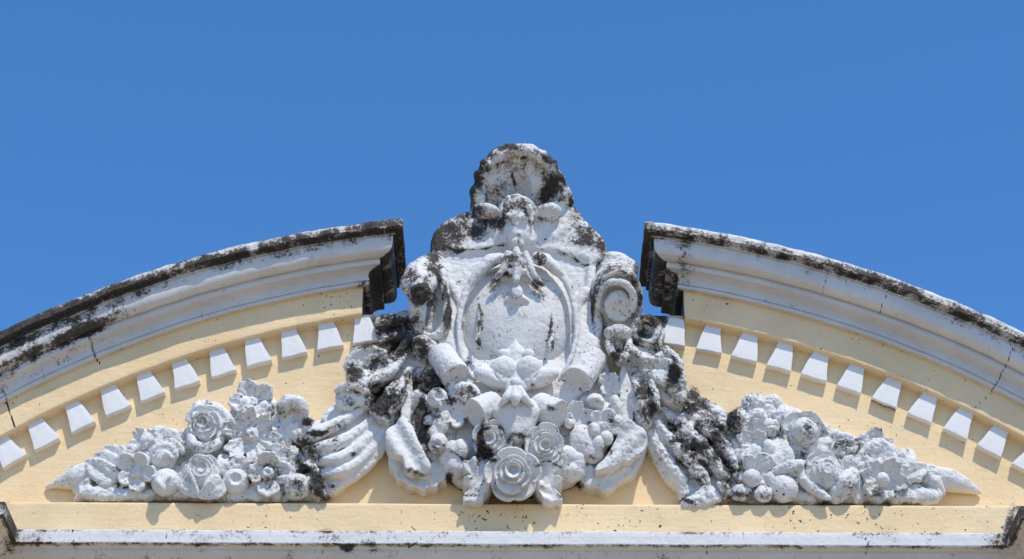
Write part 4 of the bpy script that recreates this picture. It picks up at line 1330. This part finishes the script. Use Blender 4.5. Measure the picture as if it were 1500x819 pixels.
def bed(root, pts, p, seed, n=60):
    c = Carving()
    c.slab(pts, p, -.03, .04)
    q = np.array(pts, float)
    rr = random.Random(seed)
    k = 0
    while k < n:
        x, y = rr.uniform(q[:, 0].min(), q[:, 0].max()), rr.uniform(q[:, 1].min(), q[:, 1].max())
        ins = False
        for (x0, y0), (x1, y1) in zip(q, np.roll(q, -1, 0)):
            if (y0 > y) != (y1 > y) and x < (x1 - x0) * (y - y0) / (y1 - y0) + x0:
                ins = not ins
        if not ins:
            continue
        r = rr.uniform(5, 10) * PX
        c.ell(P(x, y, p + rr.uniform(.0, .07)), (r * rr.uniform(.7, 1.5), r, r * .9), frame(18, 0, rr.uniform(0, 180)), k=.03)
        k += 1
    x = q[:, 0].min() + 14
    while x < q[:, 0].max() - 14:      # a row of knobs along the foot
        r = rr.uniform(7, 12) * PX
        c.ell(P(x, 726 + (3 if root is sprayR else 0) + rr.uniform(-3, 2), rr.uniform(.10, .15)), (r * 1.3, r, r), frame(18, 0, rr.uniform(-30, 30)), k=.03)
        x += rr.uniform(11, 19)
    c.make("flower_bed", root, .0095, .08, .012)


bed(sprayL, [(112, 722), (130, 690), (170, 665), (200, 640), (240, 625), (270, 628), (282, 600), (300, 590), (335, 600), (350, 570), (390, 572), (412, 600), (420, 640), (440, 660), (470, 700), (480, 727), (400, 727), (250, 727)], .10, 3, 190)
bed(sprayR, [(1085, 726), (1075, 640), (1082, 600), (1100, 585), (1140, 595), (1180, 610), (1210, 630), (1260, 638), (1300, 650), (1340, 672), (1375, 690), (1382, 722), (1330, 728), (1200, 732)], .10, 5, 190)


def put(root, name, fn, base=.07, rough=.006, h=.0068, label=None):
    c = Carving()
    fn(c)
    c.make(name, root, h * .9, base + .06, rough * 1.25, label=label)


L_, R__ = sprayL, sprayR
# --- left spray
put(L_, "leaf", lambda c: (c.tube([P(128, 698, .05), P(112, 700, .06), P(92, 706, .05), P(68, 714, .02)], [.12, .105, .06, .008], k=.02), c.tube([P(122, 684, .13), P(98, 698, .10), P(70, 713, .03)], [.025, .02, .008], k=.03)), .05, .004, label="long smooth pointed leaf at the tip")
put(L_, "leaf", lambda c: (c.slab([(108, 694), (118, 682), (132, 684), (138, 700), (130, 712), (124, 727), (106, 727), (112, 712)], .17, -.02, .03, bulge=.06),))
put(L_, "leaf", lambda c: (c.leaf(P(172, 706, .16), P(126, 676, .12), .10, .045, .05, 16, -6, .5), c.tube([P(130, 678, .12), P(148, 684, .17), P(166, 700, .16)], [.03, .045, .035], k=.02)))
put(L_, "leaf", lambda c: (c.slab([(132, 712), (148, 704), (170, 706), (172, 718), (168, 727), (156, 722), (146, 727), (132, 727)], .20, -.02, .025, bulge=.03),))
put(L_, "leaf", lambda c: (c.leaf(P(176, 690, .15), P(138, 666, .11), .09, .04, .04, 14, -4, .4),))
put(L_, "leaf", lambda c: (c.leaf(P(196, 678, .14), P(152, 656, .10), .085, .04, .04, 14, -4, .5, .2),))
put(L_, "blossom", lambda c: c.blossom(P(200, 692, .20), S_(30.4), 5, 20, -4, 100, .42, .28), .08, .007)
put(L_, "blossom", lambda c: c.blossom(P(212, 650, .13), S_(23.9), 5, 14, -6, 10, .4, .0, frill=.06), .05, .008)
put(L_, "leaf", lambda c: (c.leaf(P(262, 660, .14), P(228, 634, .10), .10, .05, .06, 14, 0, .3),))
put(L_, "rosebud", lambda c: (c.ball(P(239, 671, .17), S_(19), .9), c.tube([P(222, 668, .2), P(232, 655, .24), P(248, 655, .24), (P(258, 668, .2))], [.035, .04, .04, .03], k=.015), c.tube([P(232, 674, .27), P(242, 664, .28), P(252, 672, .26)], [.025, .03, .025], k=.012), c.tube([P(234, 652, .16), P(252, 648, .2), P(268, 662, .18)], [.035, .045, .03], k=.015)))
put(L_, "fruit", lambda c: (c.ball(P(243, 707, .21), S_(20), 1.0), c.tube([P(232, 706, .31), P(238, 714, .32), P(240, 722, .30)], [.035, .03, .01], k=.02), c.tube([P(240, 706, .32), P(248, 698, .33)], [.02, .015], k=.02)), .05, .004)
put(L_, "leaf", lambda c: (c.leaf(P(318, 650, .16), P(292, 586, .12), .13, .05, .07, 12, 8, .35), c.tube([P(296, 592, .15), P(318, 598, .22), P(334, 615, .22), P(336, 640, .18)], [.03, .045, .045, .03], k=.02)))
put(L_, "rose", lambda c: c.rose(P(302, 624, .20), S_(31), 14, -4, 60, .85, deep=.2), .10, .005)
put(L_, "leaf", lambda c: (c.tube([P(278, 634, .18), P(284, 650, .25), P(300, 656, .28), P(318, 650, .26), P(326, 638, .22)], [.035, .045, .045, .045, .03], k=.02),), .09)
put(L_, "rose", lambda c: (c.rose(P(297, 690, .27), S_(27), 16, 0, 20, 1.0, deep=.25), c.ball(P(298, 700, .22), S_(23), .9, k=.03)), .10, .004)
put(L_, "leaf", lambda c: (c.leaf(P(270, 690, .20), P(292, 730, .26), .10, .045, .04, 30, -20, .2),), .06, .005)
put(L_, "leaf", lambda c: (c.leaf(P(326, 704, .24), P(290, 730, .25), .09, .045, .04, 30, 20, .2),), .06, .005)
put(L_, "leaf", lambda c: (c.leaf(P(328, 700, .18), P(326, 664, .16), .07, .05, .05, 12, 20, .3),), .08)
put(L_, "blossom", lambda c: c.blossom(P(371, 590, .13), S_(35.0), 5, 12, 6, 80, .36, .22, frill=.04), .12, .008)
put(L_, "blossom", lambda c: c.blossom(P(369, 638, .20), S_(41.4), 6, 16, 4, 15, .34, .25, frill=.06), .12, .009)
put(L_, "fruit", lambda c: c.ball(P(345, 706, .20), S_(19), .95, .42, 12, 6), .06, .004)
put(L_, "leaf", lambda c: (c.leaf(P(364, 688, .18), P(332, 678, .18), .08, .04, .06, 14, 0, .5), c.tube([P(334, 684, .2), P(348, 680, .24), P(362, 684, .2)], [.03, .035, .03], k=.02)), .09, .009)
put(L_, "blossom", lambda c: c.blossom(P(393, 694, .22), S_(33.1), 4, 16, 4, 48, .36, .30, frill=.03), .12, .007)
put(L_, "blossom", lambda c: (c.ball(P(436, 712, .22), S_(18), .9), c.ell(P(436, 711, .345), (.05, .05, .07), None, .03, 's')), .12, .006, label="round blossom with an open dark eye")
put(L_, "blossom", lambda c: c.blossom(P(408, 668, .20), S_(18.4), 5, 16, 6, 0, .3, .0, frill=.08), .13, .01)
put(L_, "blossom", lambda c: c.blossom(P(436, 686, .20), S_(16.6), 5, 16, 6, 40, .3, .0, frill=.08), .20, .012)
put(L_, "leaf", lambda c: (c.leaf(P(452, 694, .16), P(478, 732, .20), .09, .05, .05, 16, 10, .4, .3), c.tube([P(455, 700, .2), P(466, 716, .24), P(478, 731, .22)], [.03, .035, .02], k=.02)), .24, .012, label="ragged black spotted leaf beside the horn")
put(L_, "leaf", lambda c: (c.leaf(P(396, 652, .14), P(420, 660, .12), .07, .04, .05, 14, 0, .4),), .08)
# --- right spray
for (x, y, p, r, s, b) in ((1103, 594, .14, 18, 1.0, .10), (1131, 594, .13, 17, 1.0, .07), (1109, 612, .20, 16, .9, .10), (1146, 612, .17, 17, 1.0, .12), (1128, 626, .20, 14, 1.0, .14), (1127, 606, .16, 14, 1, .08)):
    put(R__, "petal", lambda c: c.ell(P(x, y, p), (S_(r), S_(r) * s, S_(r) * .9), frame(18, 0, 20)), b, .012, .0072)
put(R__, "bud", lambda c: c.ell(P(1082, 619, .20), (S_(17), S_(20), S_(16))), .22, .012, label="large round bud blackened on its left side")
put(R__, "leaf", lambda c: (c.leaf(P(1118, 640, .16), P(1102, 606, .14), .06, .04, .05, 14, 0, .3),))
put(R__, "blossom", lambda c: c.blossom(P(1102, 652, .18), S_(23.9), 4, 16, -4, 0, .35, .0, frill=.06), .12, .011)
put(R__, "bud", lambda c: c.ell(P(1127, 656, .22), (S_(9), S_(13), S_(10)), frame(18, 0, 20)), .06, .004)
put(R__, "leaf", lambda c: (c.leaf(P(1150, 690, .16), P(1136, 640, .12), .10, .05, .05, 14, 0, .3),))
put(R__, "rose", lambda c: (c.rose(P(1179, 634, .19), S_(33), 14, 6, 120, .8, deep=.2), c.ball(P(1179, 632, .24), S_(19), 1.1, .25)), .12, .006, label="rose with a tight rounded heart")
put(R__, "rose", lambda c: (c.rose(P(1206, 686, .27), S_(26), 16, 4, 250, 1.0, deep=.27), c.ball(P(1206, 694, .20), S_(25), 1.0, k=.04)), .09, .005)
put(R__, "fruit", lambda c: c.ball(P(1101, 701, .26), S_(13), 1), .05, .004)
put(R__, "blossom", lambda c: c.blossom(P(1106, 690, .20), S_(27.6), 4, 16, 0, 0, .3, .0), .10, .009)
put(R__, "bud", lambda c: c.ell(P(1086, 722, .22), (S_(15), S_(12), S_(12))), .16, .008)
put(R__, "bud", lambda c: c.ell(P(1118, 724, .22), (S_(14), S_(12), S_(12))), .10, .006)
put(R__, "bud", lambda c: c.ell(P(1130, 702, .20), (S_(9), S_(12), S_(9))), .06, .005)
put(R__, "fruit", lambda c: c.ball(P(1148, 716, .20), S_(20), 1), .05, .005)
put(R__, "leaf", lambda c: (c.tube([P(1136, 692, .22), P(1152, 686, .28), P(1168, 682, .29), P(1178, 678, .26)], [.04, .05, .05, .02], k=.02), c.tube([P(1170, 684, .26), P(1180, 706, .24), P(1196, 718, .24), P(1216, 732, .26)], [.045, .05, .05, .02], k=.02), c.leaf(P(1150, 690, .22), P(1178, 682, .24), .07, .04, .03, 20, 0, .2)), .10, .008, label="long curling leaf wrapping the lower rose")
put(R__, "pod", lambda c: (c.tube([P(1224, 728, .18), P(1236, 712, .22), P(1248, 696, .22)], [.07, .10, .07], k=.03), c.tube([P(1256, 730, .14), P(1254, 708, .18), P(1246, 694, .2)], [.06, .06, .04], k=.03)), .12, .009)
put(R__, "leaf", lambda c: (c.tube([P(1250, 700, .16), P(1264, 692, .22), P(1272, 704, .22), P(1276, 726, .16)], [.04, .04, .04, .03], k=.02),), .10, .009)
put(R__, "bud", lambda c: (c.ell(P(1246, 680, .20), (S_(15), S_(16), S_(14)))), .09, .008)
put(R__, "bud", lambda c: c.ball(P(1262, 684, .22), S_(8)), .06, .004)
put(R__, "leaf", lambda c: (c.leaf(P(1224, 660, .20), P(1262, 652, .18), .07, .045, .06, 16, 4, .5), c.tube([P(1222, 662, .2), P(1236, 652, .24), P(1254, 656, .2)], [.03, .04, .03], k=.02)), .18, .011)
put(R__, "blossom", lambda c: c.blossom(P(1280, 656, .15), S_(31.3), 5, 14, 8, 50, .30, .30, frill=.05), .10, .009)
put(R__, "bud", lambda c: c.ell(P(1269, 676, .18), (S_(6), S_(10), S_(7))), .06, .004)
put(R__, "blossom", lambda c: c.blossom(P(1294, 704, .20), S_(31.3), 5, 18, 6, 100, .40, .0, frill=.05), .10, .008)
put(R__, "bud", lambda c: c.ball(P(1293, 703, .30), S_(10)), .05, .004)
put(R__, "leaf", lambda c: (c.leaf(P(1312, 690, .14), P(1334, 658, .10), .09, .045, .05, 14, 8, .4),), .06, .009)
put(R__, "leaf", lambda c: (c.leaf(P(1316, 700, .16), P(1362, 684, .12), .09, .045, .05, 16, 6, .5, .15),), .07, .009)
put(R__, "leaf", lambda c: (c.slab([(1318, 706), (1334, 698), (1348, 702), (1356, 716), (1352, 728), (1318, 728)], .18, -.02, .03, bulge=.05),), .08, .008)
put(R__, "bud", lambda c: (c.ell(P(1363, 694, .14), (S_(14), S_(13), S_(12)))), .07, .008)
put(R__, "leaf", lambda c: (c.tube([P(1356, 700, .12), P(1370, 706, .15), P(1380, 722, .10)], [.06, .06, .03], k=.03),), .06)
put(R__, "leaf", lambda c: (c.tube([P(1368, 702, .05), P(1390, 704, .07), P(1412, 711, .06), P(1436, 723, .02)], [.115, .10, .07, .01], k=.02), c.tube([P(1372, 688, .13), P(1400, 697, .13), P(1434, 720, .04)], [.02, .02, .008], k=.03)), .05, .004, label="long smooth pointed leaf at the tip")
